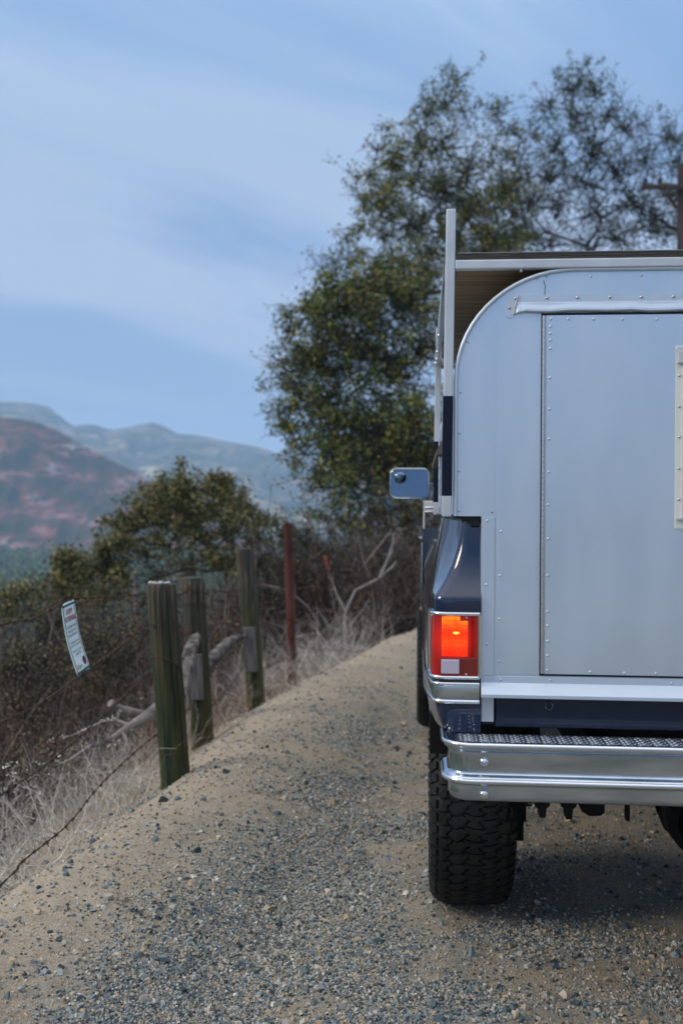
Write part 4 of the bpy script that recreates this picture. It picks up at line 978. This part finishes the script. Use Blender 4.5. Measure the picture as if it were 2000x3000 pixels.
# ------------------------------------------------------------------ dead branches on the slope
def branchy(root, main, rads, subs, name, label, cat='branch', mt=None, group=None):
    e = thing(name, label, cat, root, group=group); r0 = Vector(root)
    m = MB(); m.tube([Vector(p)-r0 for p in main], rads, 9); m.build('limb', mt or M_dead, e)
    for (pts, rr) in subs:
        MB().tube([Vector(p)-r0 for p in pts], rr, 6).build('side_branch', mt or M_dead, e)
    return e
branchy(W(440,2090,6.6), [W(475,2065,6.9), W(430,2100,6.6), W(380,2130,6.5), W(330,2165,6.3), W(290,2180,6.2)], [.045,.04,.03,.02,.012],
  [([W(330,2165,6.3),W(260,2190,6.1),W(200,2230,6.0),W(150,2250,5.9)],[.016,.012,.009,.004]), ([W(385,2128,6.5),W(340,2110,6.6),W(300,2115,6.7),W(180,2170,6.6)],[.014,.012,.009,.004]), ([W(300,2180,6.2),W(270,2240,6.0),W(200,2290,5.8)],[.012,.008,.004]), ([W(360,2145,6.4),W(380,2200,6.1),W(350,2250,5.9)],[.01,.007,.003])],
  'fallen_branch', 'grey forked fallen branch lying on the slope behind the nearest post')
branchy(W(380,2070,7.2), [W(322,2060,7.0), W(350,2078,7.05), W(400,2090,7.1), W(450,2100,7.2)], [.03,.032,.03,.03],
  [([W(350,2078,7.05),W(340,2120,6.9)],[.012,.004])], 'broken_log_stub', 'short broken grey log stub lying above the forked branch', 'log')
branchy(W(1010,1900,11.5), [W(1015,1920,11.5), W(1010,1840,11.5), W(1012,1790,11.6), W(1040,1730,11.7), W(1110,1695,11.8), W(1135,1640,11.9), W(1150,1610,12)], [.022,.02,.016,.014,.014,.011,.006],
  [([W(1110,1695,11.8),W(1150,1660,11.8),W(1160,1645,11.8)],[.016,.012,.006]), ([W(1012,1790,11.6),W(985,1740,11.6),W(970,1690,11.7)],[.014,.01,.005]), ([W(1010,1850,11.5),W(1060,1790,11.4),W(1080,1760,11.4)],[.012,.008,.004]), ([W(1012,1860,11.5),W(960,1830,11.4),W(925,1780,11.4)],[.014,.009,.004]),([W(1135,1640,11.9),W(1150,1590,11.9),W(1152,1560,12)],[.011,.008,.005])],
  'dead_sapling', 'bleached leafless sapling leaning right in front of dark brush', 'sapling', mt=mat('bleached_wood', (.15,.135,.125), .9, col2=(.30,.28,.26), noise_scale=8))
tw = MB(); tw.tube([W(703,2690,3.88)+Vector((0,0,.006)), W(725,2722,3.80)+Vector((0,0,.012)), W(752,2742,3.72)+Vector((0,0,.006)), W(785,2742,3.7)+Vector((0,0,.006))], [.002,.003,.0025,.0015], 6)
for i, q in enumerate(tw.v): tw.v[i] = (q[0], q[1], H(q[0], q[1])+.012+ (q[2]-(CAMH-(2722-1500)/2917*3.78))*.12)
tag(tw.build('twig', M_dead), 'thin curved dry twig lying on the gravel in the foreground', 'twig')

# ------------------------------------------------------------------ twigs, grass, leaves
def tubes_np(paths, rads, name, m_, parent=None, **props):
    """paths (n,k,3) rads (n,k): three-sided stems in one mesh"""
    P = np.asarray(paths, float); n, k, _ = P.shape; T = np.gradient(P, axis=1); T /= np.linalg.norm(T, axis=2, keepdims=True)+1e-9
    ref = np.where(np.abs(T[:,:,2:3]) > .9, np.array([1.,0,0]), np.array([0,0,1.])); A = np.cross(T, ref); A /= np.linalg.norm(A, axis=2, keepdims=True)+1e-9; Bq = np.cross(T, A)
    V = []
    for s in range(3):
        w = 2*math.pi*s/3; V.append(P+(A*math.cos(w)+Bq*math.sin(w))*rads[:,:,None])
    V = np.stack(V, 2).reshape(-1,3); base = (np.arange(n)[:,None,None]*k+np.arange(k-1)[None,:,None])*3; s = np.arange(3)[None,None,:]
    a = base+s; b = base+(s+1) % 3; F = np.stack([a, b, b+3, a+3], -1).reshape(-1,4)
    return np_mesh(name, V, F, m_, parent, smooth=True, **props)
def leaves_np(C, size, name, m_, parent=None, droop=.3, **props):
    n = len(C); d = rng.normal(0, 1, (n,3)); d[:,2] -= droop; d /= np.linalg.norm(d, axis=1, keepdims=True)
    r = rng.normal(0, 1, (n,3)); s = np.cross(d, r); s /= np.linalg.norm(s, axis=1, keepdims=True)+1e-9
    L = size[:,None]; V = np.stack([C, C+d*L*.5+s*L*.27, C+d*L, C+d*L*.5-s*L*.27], 1).reshape(-1,3)
    F = np.arange(4*n).reshape(-1,4); return np_mesh(name, V, F, m_, parent, **props)
def leafmat(name, items, rough=.55, patch=None):
    return mat(name, (.1,.1,.1), rough, spec=.35, island=items, patch=patch)
def grow(starts, dirs, length, r0, k=5, wob=.25, grav=.0, taper=.2):
    n = len(starts); P = np.zeros((n,k,3)); P[:,0] = starts; D = dirs/np.linalg.norm(dirs, axis=1, keepdims=True); st = (length/(k-1))[:,None]
    for i in range(1, k):
        D = D + rng.normal(0, wob, (n,3)); D[:,2] -= grav; D /= np.linalg.norm(D, axis=1, keepdims=True); P[:,i] = P[:,i-1]+D*st
    Rr = r0[:,None]*np.linspace(1, taper, k)[None]; return P, Rr
def brush(n, region, hmin, hmax, name, m_, sub=5, r=(.003,.008), leaves=None, lean=.5, lsize=(.02,.045), leaf_n=3, wob=.22, far_tall=None):
    X, Y = region(n); n = len(X); Z = ground_h(X, Y)-.03
    D = np.stack([rng.normal(0, lean, n), rng.normal(0, lean, n), np.ones(n)], 1)
    hh = rng.uniform(hmin, hmax, n)
    if far_tall is not None:   # thicket grows taller the deeper the slope drops away
        tz = CAMH-(np.interp(1000+X/Y*2917, *far_tall)-1500)/2917*Y; hh = np.clip((tz-Z)*rng.uniform(.55, 1.12, n), .5, 4.2)
    P, Rr = grow(np.stack([X,Y,Z],1), D*np.array([1,1,1.]), hh, rng.uniform(*r, n)*np.clip(hh/1.5, .7, 1.6), 6, wob)
    if callable(leaves): pass
    tubes_np(P, Rr, name, m_, kind='stuff')
    S = []; DD = []; LL = []; RR = []
    for j in range(sub):
        f = rng.uniform(.25, .98, n)*5; i0 = np.floor(f).astype(int); i0 = np.minimum(i0, 4); t = (f-i0)[:,None]
        idx = np.arange(n); p = P[idx,i0]*(1-t)+P[idx,i0+1]*t; S.append(p); d = P[idx,i0+1]-P[idx,i0]; d = d/np.linalg.norm(d,axis=1,keepdims=True)+rng.normal(0,.7,(n,3)); DD.append(d)
        LL.append(rng.uniform(.12,.45,n)*(hmin+hmax)/2*.8); RR.append(Rr[idx,i0]*.55)
    S = np.concatenate(S); P2_, R2 = grow(S, np.concatenate(DD), np.concatenate(LL), np.concatenate(RR), 4, wob*1.3)
    tubes_np(P2_, R2, name, m_, kind='stuff')
    if leaves is not None:
        k = rng.integers(0, len(S), len(S)*leaf_n); i = rng.integers(1, 4, len(k)); C = P2_[k,i]+rng.normal(0,.015,(len(k),3))
        leaves_np(C, rng.uniform(*lsize, len(C)), name, leaves, kind='stuff')
M_br1 = mat('brush_twig', (.1,.1,.1), .9, spec=.15, island=[(0,(.028,.021,.020)),(.45,(.075,.055,.048)),(.75,(.14,.108,.098)),(1,(.34,.29,.27))], patch=(1.1,(.45,.35,.28),(1.5,1.45,1.4)))
M_br2 = mat('pale_dry_grass', (.3,.3,.3), .8, spec=.3, island=[(0,(.22,.19,.17)),(.35,(.40,.36,.32)),(.7,(.66,.62,.57)),(1,(.86,.83,.78))])
M_br3 = mat('rusty_dry_weed', (.3,.2,.1), .9, spec=.15, island=[(0,(.10,.05,.03)),(.5,(.20,.11,.065)),(1,(.30,.20,.13))])
M_drylf = leafmat('dry_brush_leaf', [(0,(.03,.025,.015)),(.4,(.06,.048,.028)),(.7,(.075,.07,.03)),(.9,(.13,.10,.06)),(1,(.20,.15,.10))], .7, patch=(.9,(.7,.9,.5),(1.9,1.3,.9)))
def polar(y0, y1, u0, u1, power=1.):
    """ground area between view bearings u0..u1 (as image x) and distances y0..y1, left of the berm"""
    def f(n):
        Y = y0+(y1-y0)*rng.random(n)**power; px = rng.uniform(u0, u1, n); X = (px-1000)/2917*Y; k = X < crest(Y)-.35; return X[k], Y[k]
    return f
def off_crest(f, dm):
    def g(n):
        X, Y = f(n); k = X < crest(Y)-dm; return X[k], Y[k]
    return g
brush(3600, off_crest(polar(6.0, 12, -260, 960, .8), 1.5), .6, 1.35, 'dry_brush', M_br1, sub=6, r=(.004,.010), leaves=M_drylf, leaf_n=2, lsize=(.018,.036))
brush(1300, off_crest(polar(5.4, 7.5, -200, 420, 1), 1.3), .4, .95, 'dry_brush', M_br1, sub=6, r=(.003,.007), leaves=M_drylf, leaf_n=2, lsize=(.02,.035))
TOPS = ([-300,0,200,400,560,700,850,1000,1300], [1790,1765,1725,1680,1640,1600,1580,1490,1430])
brush(3800, off_crest(polar(9.5, 17, -260, 1000, 1), 2.0), .6, 1.4, 'dry_brush', M_br1, sub=7, r=(.004,.010), leaves=M_drylf, leaf_n=3, lsize=(.025,.05), far_tall=TOPS, lean=.35)
def behind(y0, y1, u0, u1):
    def f(n):
        Y = rng.uniform(y0, y1, n); px = rng.uniform(u0, u1, n); X = (px-1000)/2917*Y; k = X < crest(Y)-.25; return X[k], Y[k]
    return f
brush(3600, off_crest(behind(12.5, 22, 780, 1500), .7), 1.2, 2.6, 'dry_brush', M_br1, sub=7, r=(.005,.013), leaves=M_drylf, leaf_n=3, lsize=(.025,.05))
brush(700, off_crest(behind(15.5, 20, 1000, 1500), 1.), 2.0, 3.4, 'dry_brush', M_br1, sub=7, r=(.005,.013), leaves=M_drylf, leaf_n=5, lsize=(.03,.055))
# pale dry weeds just over the berm on the left, and clumps under the pipe post
def edge_reg(y0, y1, d0, d1):
    def f(n):
        Y = rng.uniform(y0, y1, n); return crest(Y)-rng.uniform(d0, d1, n)**1., Y
    return f
brush(620, edge_reg(4.1, 6.6, .12, 1.5), .28, .66, 'dry_grass', M_br2, sub=5, r=(.0024,.0055), lean=.85, wob=.36)
brush(160, edge_reg(3.6, 4.6, .05, .9), .12, .32, 'dry_grass', M_br2, sub=5, r=(.0013,.003), lean=.8, wob=.3)
brush(500, edge_reg(6.0, 9.0, .25, 1.6), .3, .75, 'dry_grass', M_br2, sub=4, r=(.0016,.0035), lean=.6, wob=.3)
brush(650, edge_reg(6.8, 9.8, .2, 1.5), .25, .65, 'rusty_weeds', M_br3, sub=5, r=(.0016,.0035), lean=.6, wob=.35)
brush(620, edge_reg(9.2, 12.2, .15, 1.5), .35, .9, 'dry_grass', M_br2, sub=4, r=(.0025,.0055), lean=.6, wob=.25)
# seed heads on the weeds
Y = rng.uniform(4.3, 6.0, 160); X = crest(Y)-rng.uniform(.2, 1.1, 160); C = np.stack([X, Y, ground_h(X, Y)+rng.uniform(.3,.6,160)], 1)
leaves_np(np.repeat(C, 5, 0)+rng.normal(0,.006,(800,3)), rng.uniform(.008,.016,800), 'seed_heads', M_br2, kind='stuff')

# ------------------------------------------------------------------ trees
M_bark = mat('dark_bark', (.018,.014,.012), .9, col2=(.05,.04,.034), noise_scale=6, stretch=(3,3,.6), bump=.8, bump_scale=15)
M_oak = leafmat('oak_leaf', [(0,(.018,.042,.016)),(.3,(.055,.10,.022)),(.6,(.14,.18,.026)),(.88,(.25,.22,.03)),(1,(.32,.20,.05))])
M_oak2 = leafmat('oak_leaf_dark', [(0,(.012,.030,.016)),(.5,(.034,.068,.028)),(.85,(.07,.11,.03)),(1,(.14,.13,.045))])
M_sum = leafmat('sumac_leaf', [(0,(.035,.048,.016)),(.4,(.095,.11,.03)),(.75,(.18,.165,.04)),(1,(.25,.14,.05))])
def tree(name, label, trunk, blobs, Y, lmat, leaf=(.04,.07), lpb=900, twigs=60, cat='tree', tr=.16, dscale=1., twl=(.25,.65), droop=.3, dens_fn=None, cluster=.06, spray=.34):
    """blobs: image x, image y, radius px, leaf density. Limbs run from the trunk through each blob, twigs fill it, leaves hang on the twigs"""
    base = Vector(trunk[0]); e = thing(name, label, cat, base); b0 = np.array(base)
    sc = Y/2917; cen = []
    for (px, py, pr, dn) in blobs:
        yy = Y+random.uniform(-1, 1)*dscale; c = W(px, py, yy); cen.append((np.array(c), pr*sc*1.12, dn*random.choice((.35,.8,1.,1.3,1.6))))
    tp = [np.array(Vector(p)) for p in trunk]; m = MB(); m.tube([Vector(p-b0) for p in tp], [tr*(1-.55*i/(len(tp)-1)) for i in range(len(tp))], 10)
    m.build('trunk', M_bark, e)
    nodes = [tp[i]*(1-t)+tp[i+1]*t for i in range(len(tp)-1) for t in (0, .33, .66)] + [tp[-1]]
    nodes = nodes[len(nodes)//3:]; nr = [tr*.45]*len(nodes)
    order = sorted(range(len(cen)), key=lambda i: np.linalg.norm(cen[i][0]-tp[-1]))
    paths = []; rads = []
    for i in order:
        c, r, dn = cen[i]; dist = [np.linalg.norm(q-c)+ (1.5 if q[2] > c[2]+.2 else 0) for q in nodes]; j = int(np.argmin(dist)); a = nodes[j]; ra = min(nr[j], .016+.07*r)
        L = np.linalg.norm(c-a); mid = (a+c)/2+rng.normal(0, .10*L, 3)+np.array([0,0,.06*L]); q1 = a*.6+mid*.4+rng.normal(0,.03*L,3); q2 = mid*.45+c*.55+rng.normal(0,.04*L,3)
        P = np.array([a, q1, mid, q2, c]); paths.append(P); rads.append(ra*np.array([1,.88,.76,.62,.5])); nodes += [mid, q2, c]; nr += [ra*.76, ra*.62, ra*.5]
    m = MB()
    for P, rr in zip(paths, rads): m.tube([Vector(p-b0) for p in P], list(rr), 6, cap=False)
    m.build('limbs', M_bark, e)
    S = []; D = []; Ls = []; Rs = []; wt = []
    for P, (c, r, dn) in zip(paths, [cen[i] for i in order]):
        nt_ = max(6, int(twigs*(r/.6)**1.6)); 
        for k in range(nt_):
            t = random.random(); a = P[3]*(1-t)+P[4]*t if random.random() < .6 else P[4]+rng.normal(0,.2*r,3)
            g = rng.normal(0, 1, 3); g /= np.linalg.norm(g); S.append(a); D.append(g+np.array([0,0,.35])); Ls.append(r*random.uniform(.5,1.6)); Rs.append(.006+.011*r); wt.append(dn)
    S = np.array(S)-b0; D = np.array(D); Ls = np.array(Ls); Rs = np.array(Rs); wt = np.array(wt)
    P1_, R1 = grow(S, D, Ls, Rs, 6, .22, 0.); tubes_np(P1_, R1, 'branches', M_bark, e, kind='stuff')
    n1 = len(S); rep = 3; idx = np.repeat(np.arange(n1), rep); i0 = rng.integers(1, 6, len(idx)); s2 = P1_[idx,i0]; d2 = rng.normal(0,1,(len(idx),3))+np.array([0,0,.2])
    P2_, R2 = grow(s2, d2, rng.uniform(*twl, len(idx))*np.clip(Ls[idx]/.8,.5,1.3)*.6, Rs[idx]*.5, 4, .25, .02); tubes_np(P2_, R2, 'twigs', M_bark, e, kind='stuff')
    w2 = wt[idx]*np.where(rng.random(len(idx)) < spray, 1., .03); nl = int(lpb*len(blobs)); pr = w2/w2.sum(); pick = rng.choice(len(idx), nl, p=pr)
    sub = rng.integers(1, 4, nl); C = P2_[pick, sub]
    C = C+rng.normal(0, cluster, (nl,3)); leaves_np(C, rng.uniform(*leaf, nl), 'crown', lmat, e, droop, kind='stuff')
    return e
tree('oak_tree', 'dense olive-green oak reaching down to the brush left of the truck', [Vector((2.0,16.8,-.4)), W(1330,1500,16.6), W(1310,1400,16.4), W(1270,1300,16.2)],
     [(850,960,60,.8),(905,905,60,1),(960,850,60,1),(1000,900,110,1.3),(1070,850,80,1.2),(1120,800,60,1),(1170,880,120,1.2),(1230,860,90,1),(840,1060,60,.8),(880,1150,80,1),(960,1080,110,1.3),(1060,1030,120,1.5),(1150,1080,120,1.3),(1240,1030,110,1.2),(820,1130,40,.5),(850,1260,60,.7),(920,1290,80,.9),(1000,1230,110,1.2),(1100,1250,120,1.2),(1210,1240,110,1.1),(860,1370,40,.5),(930,1420,70,.8),(1010,1400,100,.8),(1120,1410,110,.8),(1220,1420,90,.8),(960,1520,70,.5),(1080,1530,90,.5),(1190,1540,90,.5),(880,1330,50,.5),(1330,1000,100,1),(1330,1250,100,1),(900,1060,90,1.),(940,1180,90,1.),(1000,1330,100,1.),(820,1240,50,.5),(860,1200,70,.8),(990,980,100,1.2),(1060,1340,110,1.),(1150,1330,110,1.),(1230,1350,90,1.),(1080,940,90,1.)],
     16, M_oak, lpb=1150, twigs=44, leaf=(.045,.078), tr=.15, dscale=1.)
tree('oak_tree', 'tall oak with open crown directly behind the rack post', [Vector((2.6,20.5,.4)), W(1440,1300,20.3), W(1430,1100,20.1), W(1400,960,20)],
     [(1335,240,55,.6),(1310,300,60,.7),(1370,340,60,.5),(1250,340,60,.6),(1230,420,80,.8),(1300,430,90,.9),(1110,430,50,.6),(1160,470,70,.8),(1080,510,50,.6),(1060,590,50,.8),(1040,680,45,.9),(1120,600,90,1.1),(1200,540,90,1.1),(1280,560,100,1.2),(1360,500,90,.9),(1430,470,60,.8),(1120,690,70,1.),(1200,660,90,1.2),(1300,680,100,1.2),(1390,620,90,1.2),(1240,780,90,1.1),(1160,760,60,.9),(1440,720,90,1.),(1330,800,90,1),(1200,860,80,1),(1470,560,60,.9),(1480,440,60,.5),(1500,380,50,.4),(1450,640,70,.8),(1490,720,70,.9),(1450,330,55,.35),(1480,560,80,.6),(1530,520,60,.5),(1530,640,70,.6),(1400,760,90,1.),(970,780,60,.8),(1020,760,50,.8)],
     20, M_oak, lpb=530, twigs=32, leaf=(.055,.09), tr=.17, dscale=1.3)
tree('oak_tree', 'sparse dark-branched oak crown rising above the middle of the camper roof', [Vector((5.4,22,.6)), W(1700,1300,22.3), W(1690,1150,22.1), W(1680,950,22)],
     [(1700,205,45,.8),(1660,260,60,.7),(1740,270,60,.6),(1600,310,60,.5),(1690,340,80,.6),(1780,330,70,.5),(1560,380,60,.4),(1640,420,80,.7),(1740,430,90,.6),(1830,380,70,.5),(1890,350,40,.4),(1520,470,60,.5),(1600,510,80,.7),(1700,530,90,.6),(1800,500,90,.5),(1890,470,70,.6),(1540,600,80,1.),(1640,620,80,.6),(1750,620,90,.5),(1860,590,90,.5),(1520,700,80,1.),(1610,720,80,.6),(1720,720,80,.5),(1830,710,90,.5),(1940,680,70,.6)],
     22, M_oak2, lpb=250, twigs=30, leaf=(.055,.09), tr=.2, dscale=1.5, twl=(.3,.8))
tree('oak_tree', 'partly hidden oak at the right edge behind the utility pole', [Vector((8.6,23,.8)), W(2080,1000,23), W(2060,650,23)],
     [(1960,400,60,.5),(1990,480,80,.6),(2050,420,80,.6),(1950,560,70,.6),(2030,580,90,.7),(1980,680,80,.7),(2080,520,90,.7),(2090,680,90,.7),(1900,640,60,.5)],
     23, M_oak2, lpb=330, twigs=28, leaf=(.055,.09), tr=.16, dscale=1.5)
tree('sumac_bush', 'rounded olive-green sumac bush behind the wooden posts', [W(668,1800,13.5)-Vector((0,0,.9)), W(668,1760,13.5), W(664,1715,13.5)],
     [(415,1500,50,.9),(470,1450,50,1.),(540,1440,55,1.2),(610,1425,45,1.3),(660,1420,38,1.3),(700,1490,50,1.),(740,1520,40,.7),(775,1540,25,.4),(390,1560,60,1.2),(460,1520,60,1.3),(540,1510,60,1.2),(620,1500,60,1.2),(350,1600,50,1.2),(300,1640,40,1.),(420,1620,60,.8),(500,1590,60,.7),(580,1570,60,.6),(670,1570,60,.6),(740,1590,45,.6),(260,1680,45,1.),(340,1690,50,.9),(440,1700,50,.4),(700,1650,45,.5),(620,1640,50,.4),(770,1640,35,.5),(180,1715,40,.8),(230,1740,45,.6),(320,1760,50,.5),(420,1770,50,.4),(540,1660,60,.5)],
     13.5, M_sum, spray=.42, lpb=900, twigs=60, leaf=(.035,.065), tr=.06, cat='bush', dscale=.8, droop=.6, cluster=.045)
tree('low_shrub', 'low rust-tinged shrub at the left below the hillside', [W(140,1900,12)-Vector((0,0,.8)), W(140,1800,12)],
     [(215,1640,35,1.),(200,1690,45,.8),(60,1740,35,.8),(120,1720,40,.9),(170,1745,45,.8),(90,1790,40,.6),(30,1780,35,.6),(240,1760,45,.7),(300,1740,45,.6)],
     12, M_sum, spray=.6, lpb=520, twigs=40, leaf=(.04,.07), tr=.04, cat='shrub', dscale=.6)
tree('low_shrub', 'dark green shrub between the bush and the rusty pipe post', [W(820,1750,15)-Vector((0,0,1.2)), W(820,1650,15)],
     [(800,1530,30,.9),(830,1560,35,.9),(790,1590,35,.7),(850,1600,45,.7),(900,1600,45,.7),(830,1660,50,.5),(900,1690,50,.4),(780,1690,50,.4),(960,1640,50,.6)],
     15, M_oak2, lpb=420, twigs=44, leaf=(.04,.07), tr=.05, cat='shrub', dscale=.8)

for px_, py_, Y_, rr_, lb_ in ((70,2010,8.2,105,'dark olive-brown dry shrub at the left edge below the sign'),(300,1930,8.8,95,'dry brown shrub between the sign and the nearest post'),(190,1870,10.5,90,'greyish dry shrub seen behind the sign')):
    tree('dry_shrub', lb_, [W(px_, py_+rr_*1.3, Y_), W(px_, py_+rr_*.7, Y_)], [(px_+rr_*math.cos(a)*q, py_+rr_*.8*math.sin(a)*q, rr_*.5, 1.) for a, q in ((0,.9),(1.0,.8),(2.1,.9),(3.1,.8),(4.0,.9),(4.7,.7),(5.4,.9),(0,0))], Y_, M_drylf, lpb=420, twigs=70, leaf=(.02,.036), tr=.03, cat='shrub', dscale=.4, cluster=.05)
# utility pole
pole = thing('utility_pole', 'brown wooden utility pole with crossarm partly cut by the frame', 'utility pole', (6.92, 20.5, 0))
M_pole = mat('pole_wood', (.035,.026,.023), .9, col2=(.08,.058,.05), noise_scale=4, stretch=(5,5,.4))
pc = W(1985,1500,30)
m = MB(); m.tube([(.06,0,-1.5),(.06,0,8.75)], [.09,.07], 12); m.build('pole', M_pole, pole)
zz = W(1985,552,20.5).z
m = MB(); m.box(-.78, .92, -.16, -.06, zz-.045, zz+.045); m.build('crossarm', M_pole, pole)
for dxx in (-.7, -.4, .5, .85): MB().lathe([(0,.03),(.06,.045),(.10,.045),(.14,.02),(.15,.001)], (dxx, -.1, zz+.06), 'z', 10).build('insulator', M_gap, pole)
m = MB(); m.tube([(-.4,-.1,zz-.05),(.0,-.12,zz-.5)], .012, 5); m.tube([(.5,-.1,zz-.05),(.12,-.12,zz-.5)], .012, 5); m.build('brace', M_rust, pole)
a, b = W(1948,400,21), W(2010,290,21)
wr = MB(); d = (b-a); wr.tube([Vector((6.92-.4,20.4,zz+.19)), a, b, b+d*4], .007, 4)
tag(wr.build('power_line', M_gap), 'thin overhead power line rising at the upper right corner', 'cable')

# ------------------------------------------------------------------ valley, hills
def hill(name, prof, Y, depth, mt, rough, zb=-26, seedn=50, label=None, sl=1.0, nrow=90):
    pxs = np.array([p[0] for p in prof], float); pys = np.array([p[1] for p in prof], float)
    U = np.linspace(pxs[0], pxs[-1], 260); top = np.interp(U, pxs, pys)
    XX = (U-1000)/2917*Y; ZT = CAMH-(top-1500)/2917*Y; V = []; T = np.linspace(-.35, 1, nrow)
    for t in T:
        yy = Y-depth*t if t > 0 else Y-depth*t
        q = np.clip(t, 0, 1)
        z = zb+(ZT-zb)*(1-q)**sl if t >= 0 else ZT+(ZT-zb)*t*1.2
        y = np.full_like(XX, yy); g = rough*fbm(XX, y, 4/Y*6, seedn, 5)*min(1, max(.12, abs(t)*5))*(1-q*.5) + rough*.6*np.abs(fbm(XX, y*.35, 9/Y*6, seedn+9, 4))*-min(1, max(0, t*4))
        V.append(np.stack([XX*1.0, y, z+g], 1))
    V = np.concatenate(V); n = len(U); I, J = np.meshgrid(np.arange(n-1), np.arange(nrow-1)); a = (J*n+I).ravel()
    return np_mesh(name, V, np.stack([a, a+1, a+n+1, a+n], 1), mt, smooth=True, kind='structure')
def hillmat(name, s, cols, spots):
    m = bpy.data.materials.new(name); m.use_nodes = True; nt = m.node_tree; b = nt.nodes['Principled BSDF']; N = nt.nodes.new; Lk = nt.links.new
    b.inputs['Roughness'].default_value = 1; b.inputs['Specular IOR Level'].default_value = 0
    t = N('ShaderNodeTexCoord'); mp = N('ShaderNodeMapping'); Lk(t.outputs['Object'], mp.inputs[0]); mp.inputs['Scale'].default_value = (1,.6,2.2)
    n = N('ShaderNodeTexNoise'); n.inputs['Scale'].default_value = s; n.inputs['Detail'].default_value = 9; n.inputs['Roughness'].default_value = .62; Lk(mp.outputs[0], n.inputs['Vector'])
    n2 = N('ShaderNodeTexNoise'); n2.inputs['Scale'].default_value = s*4; n2.inputs['Detail'].default_value = 7; n2.inputs['Roughness'].default_value = .6; Lk(mp.outputs[0], n2.inputs['Vector'])
    c = rmp2(nt, n.outputs[0], cols); f = rmp2(nt, n2.outputs[0], [(.46,(0,0,0)),(.56,(1,1,1))])
    x = N('ShaderNodeMixRGB'); Lk(f, x.inputs[0]); Lk(c, x.inputs[1]); x.inputs[2].default_value = (*spots, 1); Lk(x.outputs[0], b.inputs['Base Color']); return m
MH1 = hillmat('near_hillside', .045, [(.37,(.03,.045,.035)),(.45,(.085,.055,.05)),(.52,(.24,.09,.085)),(.59,(.34,.22,.22)),(.68,(.70,.65,.65))], (.045,.055,.035))
MH2 = hillmat('far_hillside', .024, [(.34,(.05,.06,.04)),(.46,(.13,.12,.08)),(.55,(.30,.24,.16)),(.66,(.52,.45,.32))], (.05,.06,.045))
hill('hill', [(-700,1150),(-300,1195),(-100,1215),(0,1222),(90,1232),(170,1262),(240,1300),(320,1345),(390,1380),(460,1412),(560,1480),(700,1570),(850,1640),(1000,1690)], 620, 130, MH1, 9, seedn=50, sl=1.15)
hill('mountain_ridge', [(-900,1130),(-400,1150),(-100,1165),(0,1175),(80,1178),(145,1192),(180,1222),(212,1248),(270,1245),(330,1262),(390,1250),(450,1240),(480,1250),(520,1272),(600,1278),(680,1295),(780,1315),(850,1345),(950,1385),(1100,1430),(1400,1440),(2000,1400),(2900,1380)], 1500, 700, MH2, 22, seedn=70, sl=.9)
# valley woods: far mass of tree crowns
M_val = leafmat('valley_leaf', [(0,(.03,.07,.035)),(.5,(.07,.13,.06)),(.8,(.13,.16,.06)),(1,(.26,.16,.08))], .8)
n = 520; Yv = rng.uniform(170, 500, n); Xv = (rng.uniform(-250, 700, n)-1000)/2917*Yv; Zv = ground_h(Xv, Yv); rv_ = rng.uniform(3.5, 7.5, n)
q = rng.normal(0, 1, (n,150,3)); q /= np.linalg.norm(q, axis=2, keepdims=True); q *= rng.uniform(.55, 1, (n,150,1)); q[:,:,2] *= .8
C = (np.stack([Xv, Yv, Zv+rv_*.7], 1)[:,None]+q*rv_[:,None,None]).reshape(-1,3)
leaves_np(C, rng.uniform(1., 2.2, len(C)), 'valley_woods', M_val, kind='stuff')

# ------------------------------------------------------------------ haze
mh = bpy.data.materials.new('haze_air'); mh.use_nodes = True; nt = mh.node_tree; nt.nodes.clear()
pv = nt.nodes.new('ShaderNodeVolumePrincipled'); pv.inputs['Color'].default_value = (.46,.70,1,1); pv.inputs['Density'].default_value = .00060; pv.inputs['Anisotropy'].default_value = 0.
oo = nt.nodes.new('ShaderNodeOutputMaterial'); nt.links.new(pv.outputs[0], oo.inputs['Volume'])
HZ = MB(); HZ.box(-2400, 2400, -1000, 2700, -60, 250); HZ.build('haze', mh, kind='stuff')
